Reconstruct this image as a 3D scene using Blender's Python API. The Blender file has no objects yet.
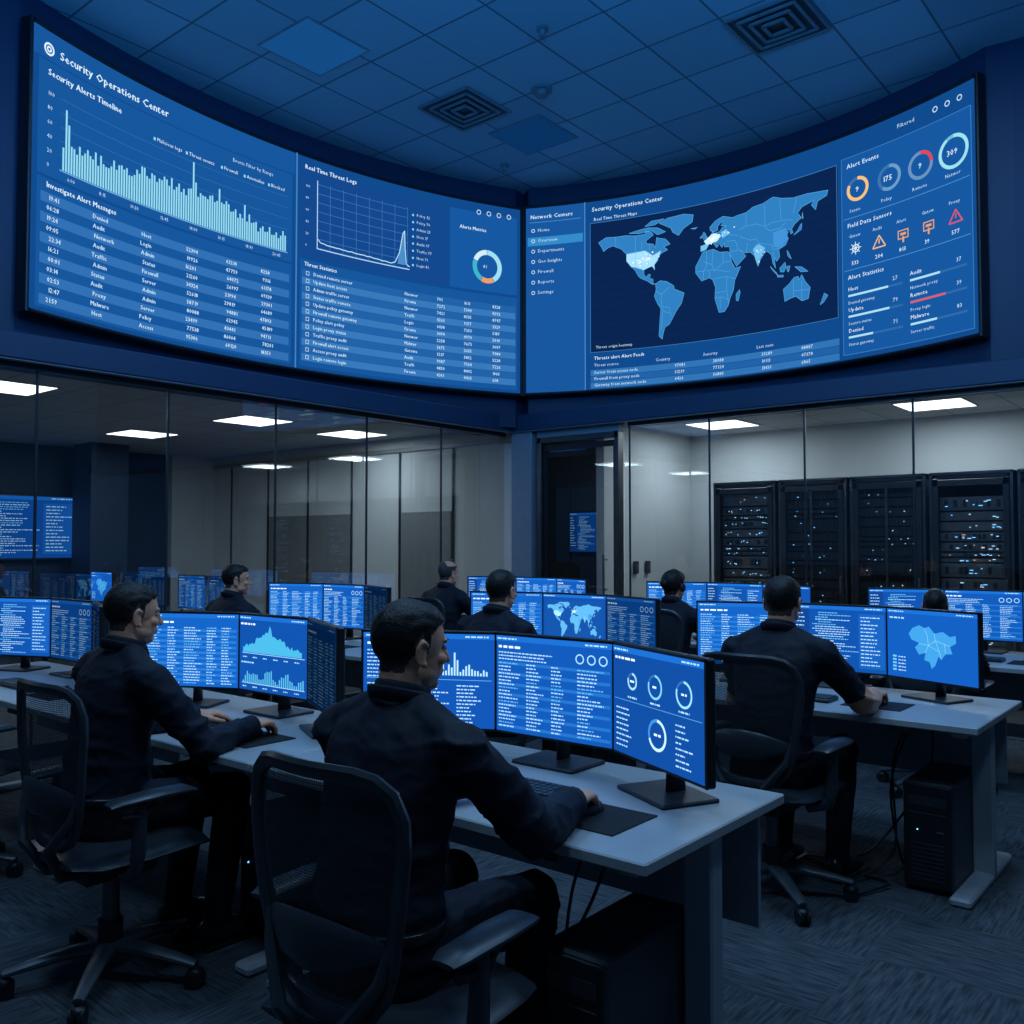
import bpy, math, random
from mathutils import Vector, Matrix, noise
from mathutils.geometry import tessellate_polygon
random.seed(7)
R=random.random
def U(a,b): return a+(b-a)*R()
scene=bpy.context.scene
COL=scene.collection
try:
    scene.view_settings.view_transform='Standard'
    scene.view_settings.look='None'
except Exception: pass

def lin(c):
    return tuple(((x/255)/12.92 if x/255<=0.04045 else ((x/255+0.055)/1.055)**2.4) for x in c)

# ------------------------------------------------------------ materials
def newmat(name):
    m=bpy.data.materials.new(name); m.use_nodes=True
    nt=m.node_tree; nt.nodes.clear()
    out=nt.nodes.new('ShaderNodeOutputMaterial')
    return m,nt,out
def pmat(name,col,rough=0.6,metal=0.0,var=0.15,scale=8,bump=0.0,bscale=40,spec=0.5,sheen=0,bdist=.02):
    m,nt,out=newmat(name)
    b=nt.nodes.new('ShaderNodeBsdfPrincipled')
    b.inputs['Roughness'].default_value=rough; b.inputs['Metallic'].default_value=metal
    b.inputs['Specular IOR Level'].default_value=spec
    if sheen: b.inputs['Sheen Weight'].default_value=sheen
    tc=nt.nodes.new('ShaderNodeTexCoord'); n=nt.nodes.new('ShaderNodeTexNoise')
    n.inputs['Scale'].default_value=scale; n.inputs['Detail'].default_value=3
    nt.links.new(tc.outputs['Object'],n.inputs['Vector'])
    r=nt.nodes.new('ShaderNodeValToRGB')
    r.color_ramp.elements[0].position=.3; r.color_ramp.elements[1].position=.7
    r.color_ramp.elements[0].color=tuple(c*(1-var) for c in col)+(1,)
    r.color_ramp.elements[1].color=tuple(min(1,c*(1+var)) for c in col)+(1,)
    nt.links.new(n.outputs['Fac'],r.inputs['Fac']); nt.links.new(r.outputs['Color'],b.inputs['Base Color'])
    if bump:
        n2=nt.nodes.new('ShaderNodeTexNoise'); n2.inputs['Scale'].default_value=bscale
        nt.links.new(tc.outputs['Object'],n2.inputs['Vector'])
        bp=nt.nodes.new('ShaderNodeBump'); bp.inputs['Strength'].default_value=bump; bp.inputs['Distance'].default_value=bdist
        nt.links.new(n2.outputs['Fac'],bp.inputs['Height']); nt.links.new(bp.outputs['Normal'],b.inputs['Normal'])
    nt.links.new(b.outputs['BSDF'],out.inputs['Surface'])
    return m
def emat(name,col,st,sample=True):
    m,nt,out=newmat(name); e=nt.nodes.new('ShaderNodeEmission')
    e.inputs['Color'].default_value=tuple(col)+(1,); e.inputs['Strength'].default_value=st
    nt.links.new(e.outputs[0],out.inputs['Surface'])
    if not sample: m.cycles.emission_sampling='NONE'
    return m
def attrmat(name,st,sample):
    m,nt,out=newmat(name); e=nt.nodes.new('ShaderNodeEmission')
    a=nt.nodes.new('ShaderNodeAttribute'); a.attribute_name='Col'
    e.inputs['Strength'].default_value=st
    nt.links.new(a.outputs['Color'],e.inputs['Color']); nt.links.new(e.outputs[0],out.inputs['Surface'])
    if not sample: m.cycles.emission_sampling='NONE'
    return m
M={}
M['black']=pmat('black_plastic',(.011,.013,.017),.42)
M['black2']=pmat('dark_graphite',(.024,.029,.036),.38)
M['chairf']=pmat('chair_frame_graphite',(.033,.039,.047),.32)
M['steel']=pmat('dark_steel',(.10,.11,.12),.35,.8)
M['alu']=pmat('grey_metal',(.14,.155,.17),.4,.6)
M['top']=pmat('desk_laminate',(.40,.42,.43),.38,var=.06,scale=3)
M['leg']=pmat('desk_leg_powdercoat',(.35,.37,.39),.45,var=.06)
M['panel']=pmat('modesty_panel',(.26,.29,.32),.6)
M['case']=pmat('pc_case_steel',(.034,.04,.048),.4)
M['navy']=pmat('navy_wall_paint',(.009,.032,.080),.6,var=.08,scale=2)
M['beam']=pmat('beam_paint',(.013,.042,.098),.55,var=.06,scale=2)
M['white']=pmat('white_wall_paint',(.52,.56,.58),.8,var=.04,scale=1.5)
M['grey']=pmat('grey_panel',(.2,.22,.23),.4,var=.06,scale=2)
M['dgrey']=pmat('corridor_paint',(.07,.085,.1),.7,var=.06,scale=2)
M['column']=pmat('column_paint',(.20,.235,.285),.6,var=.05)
M['shirt']=pmat('navy_shirt_cloth',(.0075,.011,.022),.72,var=.3,scale=5,bump=.5,bscale=12,spec=.3)
M['pants']=pmat('black_trouser_cloth',(.005,.0065,.010),.8,bump=.3,bscale=9,spec=.22)
M['skin']=pmat('skin',(.80,.36,.215),.5,var=.07,scale=25,spec=.4)
M['fade']=pmat('short_cropped_hair',(.06,.036,.028),.65,var=.25,scale=120)
M['hairk']=pmat('dark_hair',(.012,.009,.008),.5,var=.6,scale=90,bump=.5,bscale=190,bdist=.004,spec=.32)
M['hairb']=pmat('grey_hair',(.06,.055,.055),.6,var=.4,scale=60,bump=.25,bscale=260,bdist=.004,spec=.3)
M['shoe']=pmat('shoe_leather',(.012,.012,.014),.3)
M['eye']=pmat('eye_white',(.35,.35,.35),.3,var=.02)
M['iris']=pmat('iris_dark',(.02,.02,.02),.2)
M['key']=pmat('key_caps',(.035,.04,.046),.45)
M['pad']=pmat('mousepad_cloth',(.01,.011,.014),.85)
M['vent']=pmat('vent_metal',(.17,.195,.22),.5)
M['srv']=pmat('server_bezel',(.11,.125,.135),.4)
M['ledb']=emat('led_blue',(.15,.5,1),2.4,False)
M['ledw']=emat('led_white',(.5,.78,1),1.5,False)
M['ledg']=emat('led_amber',(1,.6,.3),.9,False)
M['lampw']=emat('lamp_diffuser_white',(1,.99,.96),2.5)
M['lampb']=emat('lamp_diffuser_blue',lin((22,84,148)),.8)
M['lampd']=emat('lamp_diffuser_dimmed',lin((10,56,108)),.8)
M['lampu']=emat('added_fill_lens',(.08,.38,1),1.5,False)  # glowing face of the added ceiling fill lamps
M['base']=attrmat('screen_backlight',1.15,True)
M['cont']=attrmat('screen_pixels',1.15,False)
M['mbase']=attrmat('monitor_backlight',1.45,True)
M['mcont']=attrmat('monitor_pixels',1.45,False)
# mesh weave for chair
m,nt,out=newmat('chair_mesh_weave')
b=nt.nodes.new('ShaderNodeBsdfPrincipled'); b.inputs['Base Color'].default_value=(.022,.026,.032,1); b.inputs['Roughness'].default_value=.5
t=nt.nodes.new('ShaderNodeBsdfTransparent'); mx=nt.nodes.new('ShaderNodeMixShader')
tc=nt.nodes.new('ShaderNodeTexCoord'); w=nt.nodes.new('ShaderNodeTexWave'); w.bands_direction='Z'; w.inputs['Scale'].default_value=50
w.inputs['Distortion'].default_value=.2
w2=nt.nodes.new('ShaderNodeTexWave'); w2.bands_direction='X'; w2.inputs['Scale'].default_value=50
ad=nt.nodes.new('ShaderNodeMath'); ad.operation='MAXIMUM'
mr=nt.nodes.new('ShaderNodeMapRange'); mr.inputs['To Min'].default_value=.35; mr.inputs['To Max'].default_value=.92
nt.links.new(tc.outputs['Object'],w.inputs['Vector']);nt.links.new(tc.outputs['Object'],w2.inputs['Vector']); nt.links.new(w.outputs['Fac'],ad.inputs[0]); nt.links.new(w2.outputs['Fac'],ad.inputs[1])
nt.links.new(ad.outputs[0],mr.inputs['Value']); nt.links.new(mr.outputs['Result'],mx.inputs['Fac'])
nt.links.new(t.outputs[0],mx.inputs[1]); nt.links.new(b.outputs[0],mx.inputs[2]); nt.links.new(mx.outputs[0],out.inputs['Surface'])
M['mesh']=m
# glass
m,nt,out=newmat('partition_glass')
g=nt.nodes.new('ShaderNodeBsdfGlossy'); g.inputs['Roughness'].default_value=.015; g.inputs['Color'].default_value=(.9,.95,1,1)
t=nt.nodes.new('ShaderNodeBsdfTransparent'); t.inputs['Color'].default_value=(.86,.92,.96,1)
fr=nt.nodes.new('ShaderNodeFresnel'); fr.inputs['IOR'].default_value=2.2
mx=nt.nodes.new('ShaderNodeMixShader')
nt.links.new(fr.outputs[0],mx.inputs['Fac']); nt.links.new(t.outputs[0],mx.inputs[1]); nt.links.new(g.outputs[0],mx.inputs[2]); nt.links.new(mx.outputs[0],out.inputs['Surface'])
M['glass']=m
# carpet
m,nt,out=newmat('carpet_tiles')
b=nt.nodes.new('ShaderNodeBsdfPrincipled'); b.inputs['Roughness'].default_value=.95; b.inputs['Specular IOR Level'].default_value=.1
tc=nt.nodes.new('ShaderNodeTexCoord')
ck=nt.nodes.new('ShaderNodeTexChecker'); ck.inputs['Scale'].default_value=2.0; ck.inputs['Color1'].default_value=(0,0,0,1); ck.inputs['Color2'].default_value=(1,1,1,1)
ofs=nt.nodes.new('ShaderNodeMapping'); ofs.inputs['Location'].default_value=(.13,.17,.25)
nt.links.new(tc.outputs['Object'],ofs.inputs['Vector']); nt.links.new(ofs.outputs[0],ck.inputs['Vector'])
ws=[]
for ax in ('X','Y'):
    w=nt.nodes.new('ShaderNodeTexNoise'); w.inputs['Scale'].default_value=1; w.inputs['Detail'].default_value=4
    mp=nt.nodes.new('ShaderNodeMapping'); mp.inputs['Scale'].default_value=(85,8,1) if ax=='X' else (8,85,1)
    nt.links.new(tc.outputs['Object'],mp.inputs['Vector']); nt.links.new(mp.outputs[0],w.inputs['Vector']); ws.append(w)
mix=nt.nodes.new('ShaderNodeMix'); mix.data_type='FLOAT'
nt.links.new(ck.outputs['Fac'],mix.inputs[0]); nt.links.new(ws[0].outputs['Fac'],mix.inputs[2]); nt.links.new(ws[1].outputs['Fac'],mix.inputs[3])
r=nt.nodes.new('ShaderNodeValToRGB'); r.color_ramp.elements[0].position=.30; r.color_ramp.elements[1].position=.72
r.color_ramp.elements[0].color=(.030,.036,.042,1); r.color_ramp.elements[1].color=(.105,.122,.138,1)
nt.links.new(mix.outputs[0],r.inputs['Fac']); nt.links.new(r.outputs[0],b.inputs['Base Color'])
bp=nt.nodes.new('ShaderNodeBump'); bp.inputs['Strength'].default_value=.25; bp.inputs['Distance'].default_value=.006
nt.links.new(mix.outputs[0],bp.inputs['Height']); nt.links.new(bp.outputs[0],b.inputs['Normal'])
nt.links.new(b.outputs[0],out.inputs['Surface']); M['carpet']=m
# ceiling
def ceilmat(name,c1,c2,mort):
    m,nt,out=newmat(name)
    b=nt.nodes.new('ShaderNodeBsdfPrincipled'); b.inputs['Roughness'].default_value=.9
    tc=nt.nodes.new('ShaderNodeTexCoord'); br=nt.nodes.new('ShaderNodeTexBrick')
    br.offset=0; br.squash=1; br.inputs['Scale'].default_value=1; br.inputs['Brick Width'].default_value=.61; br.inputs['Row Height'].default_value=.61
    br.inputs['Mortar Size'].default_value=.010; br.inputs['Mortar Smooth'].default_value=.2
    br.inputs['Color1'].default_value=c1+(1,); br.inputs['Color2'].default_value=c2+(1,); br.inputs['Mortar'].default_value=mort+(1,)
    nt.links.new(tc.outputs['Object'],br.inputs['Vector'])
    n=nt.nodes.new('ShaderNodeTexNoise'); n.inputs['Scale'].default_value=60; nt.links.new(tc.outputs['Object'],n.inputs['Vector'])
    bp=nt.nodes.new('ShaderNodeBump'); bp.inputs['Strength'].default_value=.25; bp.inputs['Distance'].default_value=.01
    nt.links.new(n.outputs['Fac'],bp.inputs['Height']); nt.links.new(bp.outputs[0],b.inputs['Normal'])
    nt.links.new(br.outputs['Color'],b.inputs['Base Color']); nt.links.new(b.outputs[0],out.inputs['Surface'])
    return m
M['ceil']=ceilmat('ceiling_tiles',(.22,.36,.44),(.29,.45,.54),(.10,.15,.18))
M['ceil2']=ceilmat('office_ceiling_tiles',(.5,.5,.5),(.55,.55,.55),(.3,.3,.3))

# ------------------------------------------------------------ mesh builder
def sphere_data(c,r,rot=None,nu=16,nv=10):
    vs=[];fs=[];c=Vector(c)
    r=(r,r,r) if not hasattr(r,'__len__') else r
    def P(x,y,z):
        v=Vector((x*r[0],y*r[1],z*r[2]))
        if rot: v=rot@v
        return c+v
    vs.append(P(0,0,1))
    for j in range(1,nv):
        a=math.pi*j/nv
        for i in range(nu):
            t=2*math.pi*i/nu; vs.append(P(math.sin(a)*math.cos(t),math.sin(a)*math.sin(t),math.cos(a)))
    vs.append(P(0,0,-1))
    for i in range(nu): fs.append((0,1+i,1+(i+1)%nu))
    for j in range(nv-2):
        for i in range(nu):
            a=1+j*nu+i;b_=1+j*nu+(i+1)%nu; fs.append((a,a+nu,b_+nu,b_))
    L=len(vs)-1;s=1+(nv-2)*nu
    for i in range(nu): fs.append((L,s+(i+1)%nu,s+i))
    return vs,fs
def tube_data(pts,rad,n=12,closed=False,ref=(0,0,1),flat=False):
    pts=[Vector(p) for p in pts]; N=len(pts)
    if not hasattr(rad,'__len__'): rad=[rad]*N
    vs=[];fs=[];prev=None
    for i,p in enumerate(pts):
        if closed: t=pts[(i+1)%N]-pts[i-1]
        else: t=pts[min(i+1,N-1)]-pts[max(i-1,0)]
        t.normalize()
        if flat: nn=Vector((1,0,0)); bb=Vector((0,1,0))
        else:
            if prev is None:
                rf=Vector(ref)
                if abs(t.dot(rf))>.95: rf=Vector((1,0,0)) if abs(t.x)<.9 else Vector((0,1,0))
                nn=(rf-t*rf.dot(t)).normalized()
            else: nn=(prev-t*prev.dot(t)).normalized()
            prev=nn; bb=t.cross(nn)
        ra=rad[i]; a,b_=(ra if hasattr(ra,'__len__') else (ra,ra))
        for k in range(n):
            q=2*math.pi*k/n; vs.append(p+nn*(a*math.cos(q))+bb*(b_*math.sin(q)))
    rng=N if closed else N-1
    for i in range(rng):
        for k in range(n):
            j=(i+1)%N; fs.append((i*n+k,i*n+(k+1)%n,j*n+(k+1)%n,j*n+k))
    if not closed:
        fs.append(tuple(range(n))[::-1]); fs.append(tuple((N-1)*n+k for k in range(n)))
    return vs,fs
def box_data(c,s,bev=0,rz=0):
    x,y,z=[q/2 for q in s]; c=Vector(c)
    if bev<=0:
        vs=[Vector((i*x,j*y,k*z)) for i in(-1,1) for j in(-1,1) for k in(-1,1)]
        fs=[(0,1,3,2),(4,6,7,5),(0,4,5,1),(2,3,7,6),(0,2,6,4),(1,5,7,3)]
    else:
        b=min(bev,x*.98,y*.98,z*.98); vs=[];idx={}
        for i in(-1,1):
            for j in(-1,1):
                for k in(-1,1):
                    for a in range(3):
                        p=[i*x,j*y,k*z]
                        for q in range(3):
                            if q!=a: p[q]-=(i,j,k)[q]*b
                        idx[(i,j,k,a)]=len(vs); vs.append(Vector(p))
        fs=[]
        for a in range(3):
            o=[q for q in range(3) if q!=a]
            for s_ in(-1,1):
                q=[]
                for (u,v) in((-1,-1),(1,-1),(1,1),(-1,1)):
                    k=[0,0,0];k[a]=s_;k[o[0]]=u;k[o[1]]=v; q.append(idx[(*k,a)])
                fs.append(tuple(q))
        for a in range(3):
            o=[q for q in range(3) if q!=a]
            for u in(-1,1):
                for v in(-1,1):
                    k0=[0,0,0];k1=[0,0,0];k0[a]=-1;k1[a]=1
                    for k in(k0,k1): k[o[0]]=u;k[o[1]]=v
                    fs.append((idx[(*k0,o[0])],idx[(*k0,o[1])],idx[(*k1,o[1])],idx[(*k1,o[0])]))
        for i in(-1,1):
            for j in(-1,1):
                for k in(-1,1): fs.append(tuple(idx[(i,j,k,a)] for a in range(3)))
        f2=[]
        for f in fs:
            cc=sum((vs[i] for i in f),Vector())/len(f); nn=(vs[f[1]]-vs[f[0]]).cross(vs[f[2]]-vs[f[0]])
            f2.append(f if nn.dot(cc)>0 else f[::-1])
        fs=f2
    m_=Matrix.Rotation(rz,3,'Z')
    return [c+m_@v for v in vs],fs
class MB:
    def __init__(s): s.v=[];s.f=[];s.m=[];s.sm=[];s.mats=[]
    def mi(s,k):
        mt=M[k]
        if mt not in s.mats: s.mats.append(mt)
        return s.mats.index(mt)
    def add(s,d,k,smooth=False,T=None):
        vs,fs=d;o=len(s.v);mi=s.mi(k) if isinstance(k,str) else None
        s.v+= [T@Vector(v) for v in vs] if T else vs
        for n,f in enumerate(fs):
            s.f.append(tuple(i+o for i in f)); s.m.append(mi if mi is not None else k[n]); s.sm.append(smooth)
        return s
    def box(s,c,sz,k,bev=0,rz=0): return s.add(box_data(c,sz,bev,rz),k)
    def tube(s,p,r,k,n=12,closed=False): return s.add(tube_data(p,r,n,closed),k,True)
    def cyl(s,a,b,r,k,n=20,r2=None): return s.add(tube_data([a,b],[r,r if r2 is None else r2],n),k,True)
    def ell(s,c,r,k,rot=None): return s.add(sphere_data(c,r,rot),k,True)
    def mesh(s,name):
        me=bpy.data.meshes.new(name); me.from_pydata([tuple(v) for v in s.v],[],s.f)
        for mt in s.mats: me.materials.append(mt)
        me.polygons.foreach_set('material_index',s.m); me.polygons.foreach_set('use_smooth',s.sm)
        me.update(); return me
    def obj(s,name,loc=(0,0,0),rz=0,parent=None):
        o=bpy.data.objects.new(name,s.mesh(name)); COL.objects.link(o); o.location=loc; o.rotation_euler=(0,0,rz)
        if any(s.sm):
            md=o.modifiers.new('edge_split','EDGE_SPLIT'); md.split_angle=math.radians(40)
        if parent: o.parent=parent
        return o
def inst(me,name,loc,rz=0,parent=None,split=False):
    o=bpy.data.objects.new(name,me); COL.objects.link(o); o.location=loc; o.rotation_euler=(0,0,rz)
    if parent: o.parent=parent
    if split:
        md=o.modifiers.new('edge_split','EDGE_SPLIT'); md.split_angle=math.radians(40)
    return o
def empty(name,loc,rz=0):
    o=bpy.data.objects.new(name,None); o.empty_display_size=.1; COL.objects.link(o); o.location=loc; o.rotation_euler=(0,0,rz); return o

# ------------------------------------------------------------ glyph cache
GL={}
def glyph(ch):
    if ch in GL: return GL[ch]
    if ch==' ': GL[ch]=([],[],.3); return GL[ch]
    cu=bpy.data.curves.new('g','FONT'); cu.body=ch; cu.resolution_u=1
    ob=bpy.data.objects.new('g',cu); COL.objects.link(ob)
    bpy.context.view_layer.update()
    dg=bpy.context.evaluated_depsgraph_get(); oe=ob.evaluated_get(dg); me=oe.to_mesh()
    vs=[(v.co.x,v.co.y) for v in me.vertices]; fs=[tuple(p.vertices) for p in me.polygons]
    oe.to_mesh_clear(); bpy.data.objects.remove(ob); bpy.data.curves.remove(cu)
    w=(max(v[0] for v in vs) if vs else .3)+.07
    GL[ch]=(vs,fs,w); return GL[ch]
class Canvas:
    def __init__(s,W,H,dim=1.0,segs=0): s.W=W;s.H=H;s.p=[];s.dim=dim;s.segs=segs;s.mats=('base','cont') if segs else ('mbase','mcont')
    def poly(s,pts,col,l=1):
        c=tuple(x*s.dim for x in lin(col))
        if s.segs:
            st=s.W/s.segs; a=min(p[0] for p in pts); b=max(p[0] for p in pts)
            k=int(a/st)+1; rest=list(pts)
            while k*st<b-1e-6 and len(rest)>2:
                L,Rr=s.split(rest,k*st)
                if len(L)>2: s.p.append((L,l,c))
                rest=Rr;k+=1
            if len(rest)>2: s.p.append((rest,l,c))
        else: s.p.append((list(pts),l,c))
    def split(s,P,x):
        L=[];Q=[]
        for i in range(len(P)):
            a=P[i];b=P[(i+1)%len(P)]
            if a[0]<=x:L.append(a)
            if a[0]>=x:Q.append(a)
            if (a[0]-x)*(b[0]-x)<0:
                t=(x-a[0])/(b[0]-a[0]);m_=(x,a[1]+t*(b[1]-a[1])); L.append(m_);Q.append(m_)
        return L,Q
    def rect(s,x,y,w,h,col,l=1): s.poly([(x,y),(x+w,y),(x+w,y+h),(x,y+h)],col,l)
    def frame(s,x,y,w,h,col,t=.5,l=2):
        s.rect(x,y,w,t,col,l);s.rect(x,y+h-t,w,t,col,l);s.rect(x,y,t,h,col,l);s.rect(x+w-t,y,t,h,col,l)
    def line(s,a,b,t,col,l=3):
        d=Vector((b[0]-a[0],b[1]-a[1]))
        if d.length<1e-6:return
        n=Vector((-d.y,d.x)).normalized()*t/2
        s.poly([(a[0]-n.x,a[1]-n.y),(b[0]-n.x,b[1]-n.y),(b[0]+n.x,b[1]+n.y),(a[0]+n.x,a[1]+n.y)],col,l)
    def ring(s,cx,cy,r,t,col,a0=0,a1=360,l=3,n=32):
        k=max(3,int(n*(a1-a0)/360))
        for i in range(k):
            A=math.radians(90-(a0+(a1-a0)*i/k));B=math.radians(90-(a0+(a1-a0)*(i+1)/k))
            s.poly([(cx+r*math.cos(A),cy+r*math.sin(A)),(cx+(r-t)*math.cos(A),cy+(r-t)*math.sin(A)),(cx+(r-t)*math.cos(B),cy+(r-t)*math.sin(B)),(cx+r*math.cos(B),cy+r*math.sin(B))],col,l)
    def blob(s,pts,col,l=2):
        for t in tessellate_polygon([[Vector((p[0],p[1],0)) for p in pts]]): s.poly([pts[i] for i in t],col,l)
    def text(s,x,y,st,size,col,l=4,bold=False):
        c=tuple(q*s.dim for q in lin(col))
        for ch in st:
            vs,fs,w=glyph(ch)
            for f in fs: s.p.append(([(x+vs[i][0]*size,y+vs[i][1]*size) for i in f],l,c))
            if bold:
                for f in fs: s.p.append(([(x+(vs[i][0]+.03)*size,y+vs[i][1]*size) for i in f],l+.3,c))
            x+=w*size
    def dash(s,x,y,w,h,col,l=3):
        e=x+w
        while x<e:
            q=min(U(h*1.0,h*4),e-x)
            if q>h*.5: s.rect(x,y,q,h,col,l)
            x+=q+h*.8
    def mesh(s,name,fn):
        vs=[];fs=[];cols=[];mi=[]
        for pts,l,c in s.p:
            o=len(vs)
            for p in pts: vs.append(fn(p[0],p[1],l))
            fs.append(tuple(range(o,o+len(pts)))); cols+= [c[0],c[1],c[2],1]*len(pts); mi.append(0 if l==0 else 1)
        me=bpy.data.meshes.new(name); me.from_pydata(vs,[],fs)
        me.materials.append(M[s.mats[0]]);me.materials.append(M[s.mats[1]])
        me.polygons.foreach_set('material_index',mi)
        at=me.color_attributes.new('Col','FLOAT_COLOR','CORNER'); at.data.foreach_set('color',cols)
        me.update(); return me
# world map
LAND=[[(-168,66),(-156,71),(-140,70),(-125,70),(-110,68),(-95,68),(-94,72),(-85,69),(-82,66),(-94,60),(-92,57),(-82,55),(-80,51),(-78,55),(-77,62),(-70,60),(-64,59),(-56,52),(-66,50),(-60,46),(-70,43),(-74,40),(-76,35),(-81,31),(-80,25),(-84,30),(-90,29),(-97,27),(-97,22),(-94,18),(-90,21),(-87,21),(-88,16),(-83,15),(-83,10),(-79,9),(-84,9),(-92,14),(-100,17),(-105,20),(-110,27),(-114,31),(-117,33),(-124,40),(-124,48),(-132,55),(-145,60),(-152,59),(-160,55),(-163,60)],
[(-73,78),(-60,82),(-35,83),(-20,80),(-22,72),(-35,67),(-43,60),(-52,65),(-55,70),(-68,76)],[(-120,72),(-105,74),(-90,75),(-75,73),(-63,67),(-75,65),(-85,71),(-105,70)],[(-95,77),(-80,77),(-65,82),(-85,82)],
[(-79,9),(-72,12),(-62,10),(-51,4),(-50,0),(-35,-6),(-39,-17),(-48,-26),(-54,-34),(-58,-39),(-65,-42),(-68,-50),(-69,-55),(-74,-51),(-73,-38),(-71,-20),(-76,-14),(-81,-5),(-78,2)],
[(-6,36),(10,37),(20,32),(32,31),(35,28),(38,18),(43,11),(51,12),(42,-2),(40,-12),(35,-20),(32,-28),(26,-34),(18,-34),(12,-18),(13,-6),(9,3),(4,6),(-8,4),(-17,14),(-17,21),(-10,30)],
[(44,-17),(49,-13),(50,-16),(47,-25),(44,-24)],
[(-9,37),(-9,43),(-1,44),(-4,48),(3,51),(8,54),(9,57),(12,54),(20,55),(24,59),(30,60),(22,61),(25,65),(22,65),(17,61),(17,57),(12,56),(6,58),(5,62),(14,68),(25,71),(40,67),(45,68),(60,69),(70,73),(85,74),(100,78),(113,74),(130,71),(150,71),(170,69),(180,68),(178,63),(165,60),(162,52),(156,58),(160,62),(142,59),(136,54),(141,48),(131,43),(127,39),(129,35),(126,34),(124,39),(118,39),(122,37),(120,34),(122,30),(118,24),(108,21),(109,13),(105,9),(101,13),(103,2),(99,8),(97,17),(91,22),(87,21),(80,14),(77,8),(72,20),(66,25),(57,26),(50,30),(56,25),(59,22),(45,13),(35,28),(35,36),(27,37),(27,41),(23,37),(19,42),(13,45),(18,40),(15,38),(10,44),(3,43),(-1,38)],
[(-5,50),(1,51),(-2,56),(-4,58),(-6,56),(-4,54)],[(-10,52),(-6,52),(-6,55),(-9,54)],[(130,32),(136,34),(141,36),(142,42),(140,41),(136,36)],[(95,5),(104,-3),(106,-6),(100,-1)],[(109,1),(117,6),(118,1),(115,-4),(110,-3)],[(131,-1),(141,-3),(150,-9),(140,-8)],[(105,-6),(114,-7),(114,-9),(106,-8)],[(119,1),(124,1),(122,-5),(120,-4)],[(120,18),(123,14),(126,8),(121,12)],
[(114,-22),(122,-18),(130,-12),(136,-12),(137,-16),(141,-11),(146,-19),(153,-26),(150,-37),(141,-38),(132,-32),(124,-33),(116,-35)],[(173,-35),(178,-38),(172,-44),(167,-46)],[(-24,65),(-14,65),(-18,63.5)],[(143,53),(144,47),(142,47)]]
HI=[([(-124,48),(-95,49),(-83,42),(-70,46),(-76,36),(-81,31),(-80,26),(-84,30),(-90,29),(-97,27),(-110,31),(-117,33),(-124,40)],(160,215,243)),([(-4,48),(3,51),(8,54),(14,54),(22,50),(16,45),(8,44),(0,43)],(195,230,247)),([(70,28),(78,32),(88,26),(80,15),(77,9),(72,20)],(105,180,225)),([(100,40),(118,42),(122,30),(112,22),(100,25)],(62,140,205)),([(-9,37),(-9,43),(-1,44),(3,43),(-1,38)],(110,185,228)),([(22,54),(30,56),(34,50),(24,47)],(110,185,228))]
BORD=[[(-141,70),(-141,60)],[(-124,49),(-95,49),(-83,43),(-70,46)],[(-117,32),(-106,31),(-97,26)],[(-110,68),(-110,49)],[(-100,60),(-100,49)],[(-88,56),(-88,49)],[(-110,49),(-110,31)],[(-100,49),(-100,28)],[(-90,47),(-90,30)],[(-120,42),(-78,41)],[(-79,1),(-70,-4),(-58,3)],[(-70,-4),(-70,-18),(-58,-20),(-55,-30)],[(-69,-20),(-66,-24),(-58,-26)],[(-68,-24),(-70,-45)],[(10,36),(8,20),(12,12)],[(25,31),(25,20),(15,14)],[(25,20),(36,20)],[(-17,15),(12,14),(35,8)],[(12,4),(30,4),(42,0)],[(30,4),(30,-12),(12,-12)],[(30,-12),(33,-25)],[(12,-17),(25,-18),(32,-22)],[(20,-18),(20,-30)],[(0,35),(0,20),(-5,15),(-5,5)],[(4,13),(4,6)],[(-5,25),(8,20)],[(30,60),(30,50),(40,48),(48,46)],[(22,54),(22,48)],[(50,52),(60,54),(75,54),(88,49),(98,51),(118,50),(130,48)],[(60,68),(60,54)],[(88,72),(88,49)],[(110,73),(112,52)],[(135,70),(130,55)],[(50,45),(56,42),(66,38),(75,38),(80,32),(97,28),(100,22),(108,22)],[(88,48),(95,43),(110,43),(118,47)],[(60,25),(62,36)],[(68,24),(75,33)],[(45,38),(48,30),(36,30)],[(99,20),(102,12)],[(129,-15),(129,-32)],[(141,-17),(141,-38)],[(129,-26),(153,-28)],[(30,42),(42,42),(45,38)]]
def draw_map(c,x,y,w,h,land=(45,122,185),sea=(9,34,76),edge=(95,175,222),bt=.32,hot=0):
    c.rect(x,y,w,h,sea,1)
    def P(p): return (x+w*.03+(p[0]+170)/352*w*.94, y+h*.04+(p[1]+57)/141*h*.92)
    for L in LAND:
        pts=[P(p) for p in L]; c.blob(pts,land,2)
        for i in range(len(pts)): c.line(pts[i],pts[(i+1)%len(pts)],bt,edge,3)
    for L,cc in HI: c.blob([P(p) for p in L],cc,3.3)
    for L in BORD:
        for i in range(len(L)-1): c.line(P(L[i]),P(L[i+1]),bt*.8,edge,3.6)
    if hot:
        for (lo,la,n,sx,sy) in((-98,39,34,14,5),(10,49,26,8,4),(78,22,7,5,5),(35,50,6,10,5)):
            for k in range(n):
                p=P((random.gauss(lo,sx*.55),random.gauss(la,sy*.6))); s_=U(.35,.9)*hot
                c.ring(p[0],p[1],s_,s_,(222,242,252) if k%3 else (255,246,228),l=4,n=8)
WORDS=['Access','Denied','Firewall','Login','Policy','Malware','Server','Remote','Network','Session','Audit','Alert','Proxy','Gateway','Update','Status','Traffic','Host','Cluster','Admin']
WH=(186,216,238); WT=(210,233,248)
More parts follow.
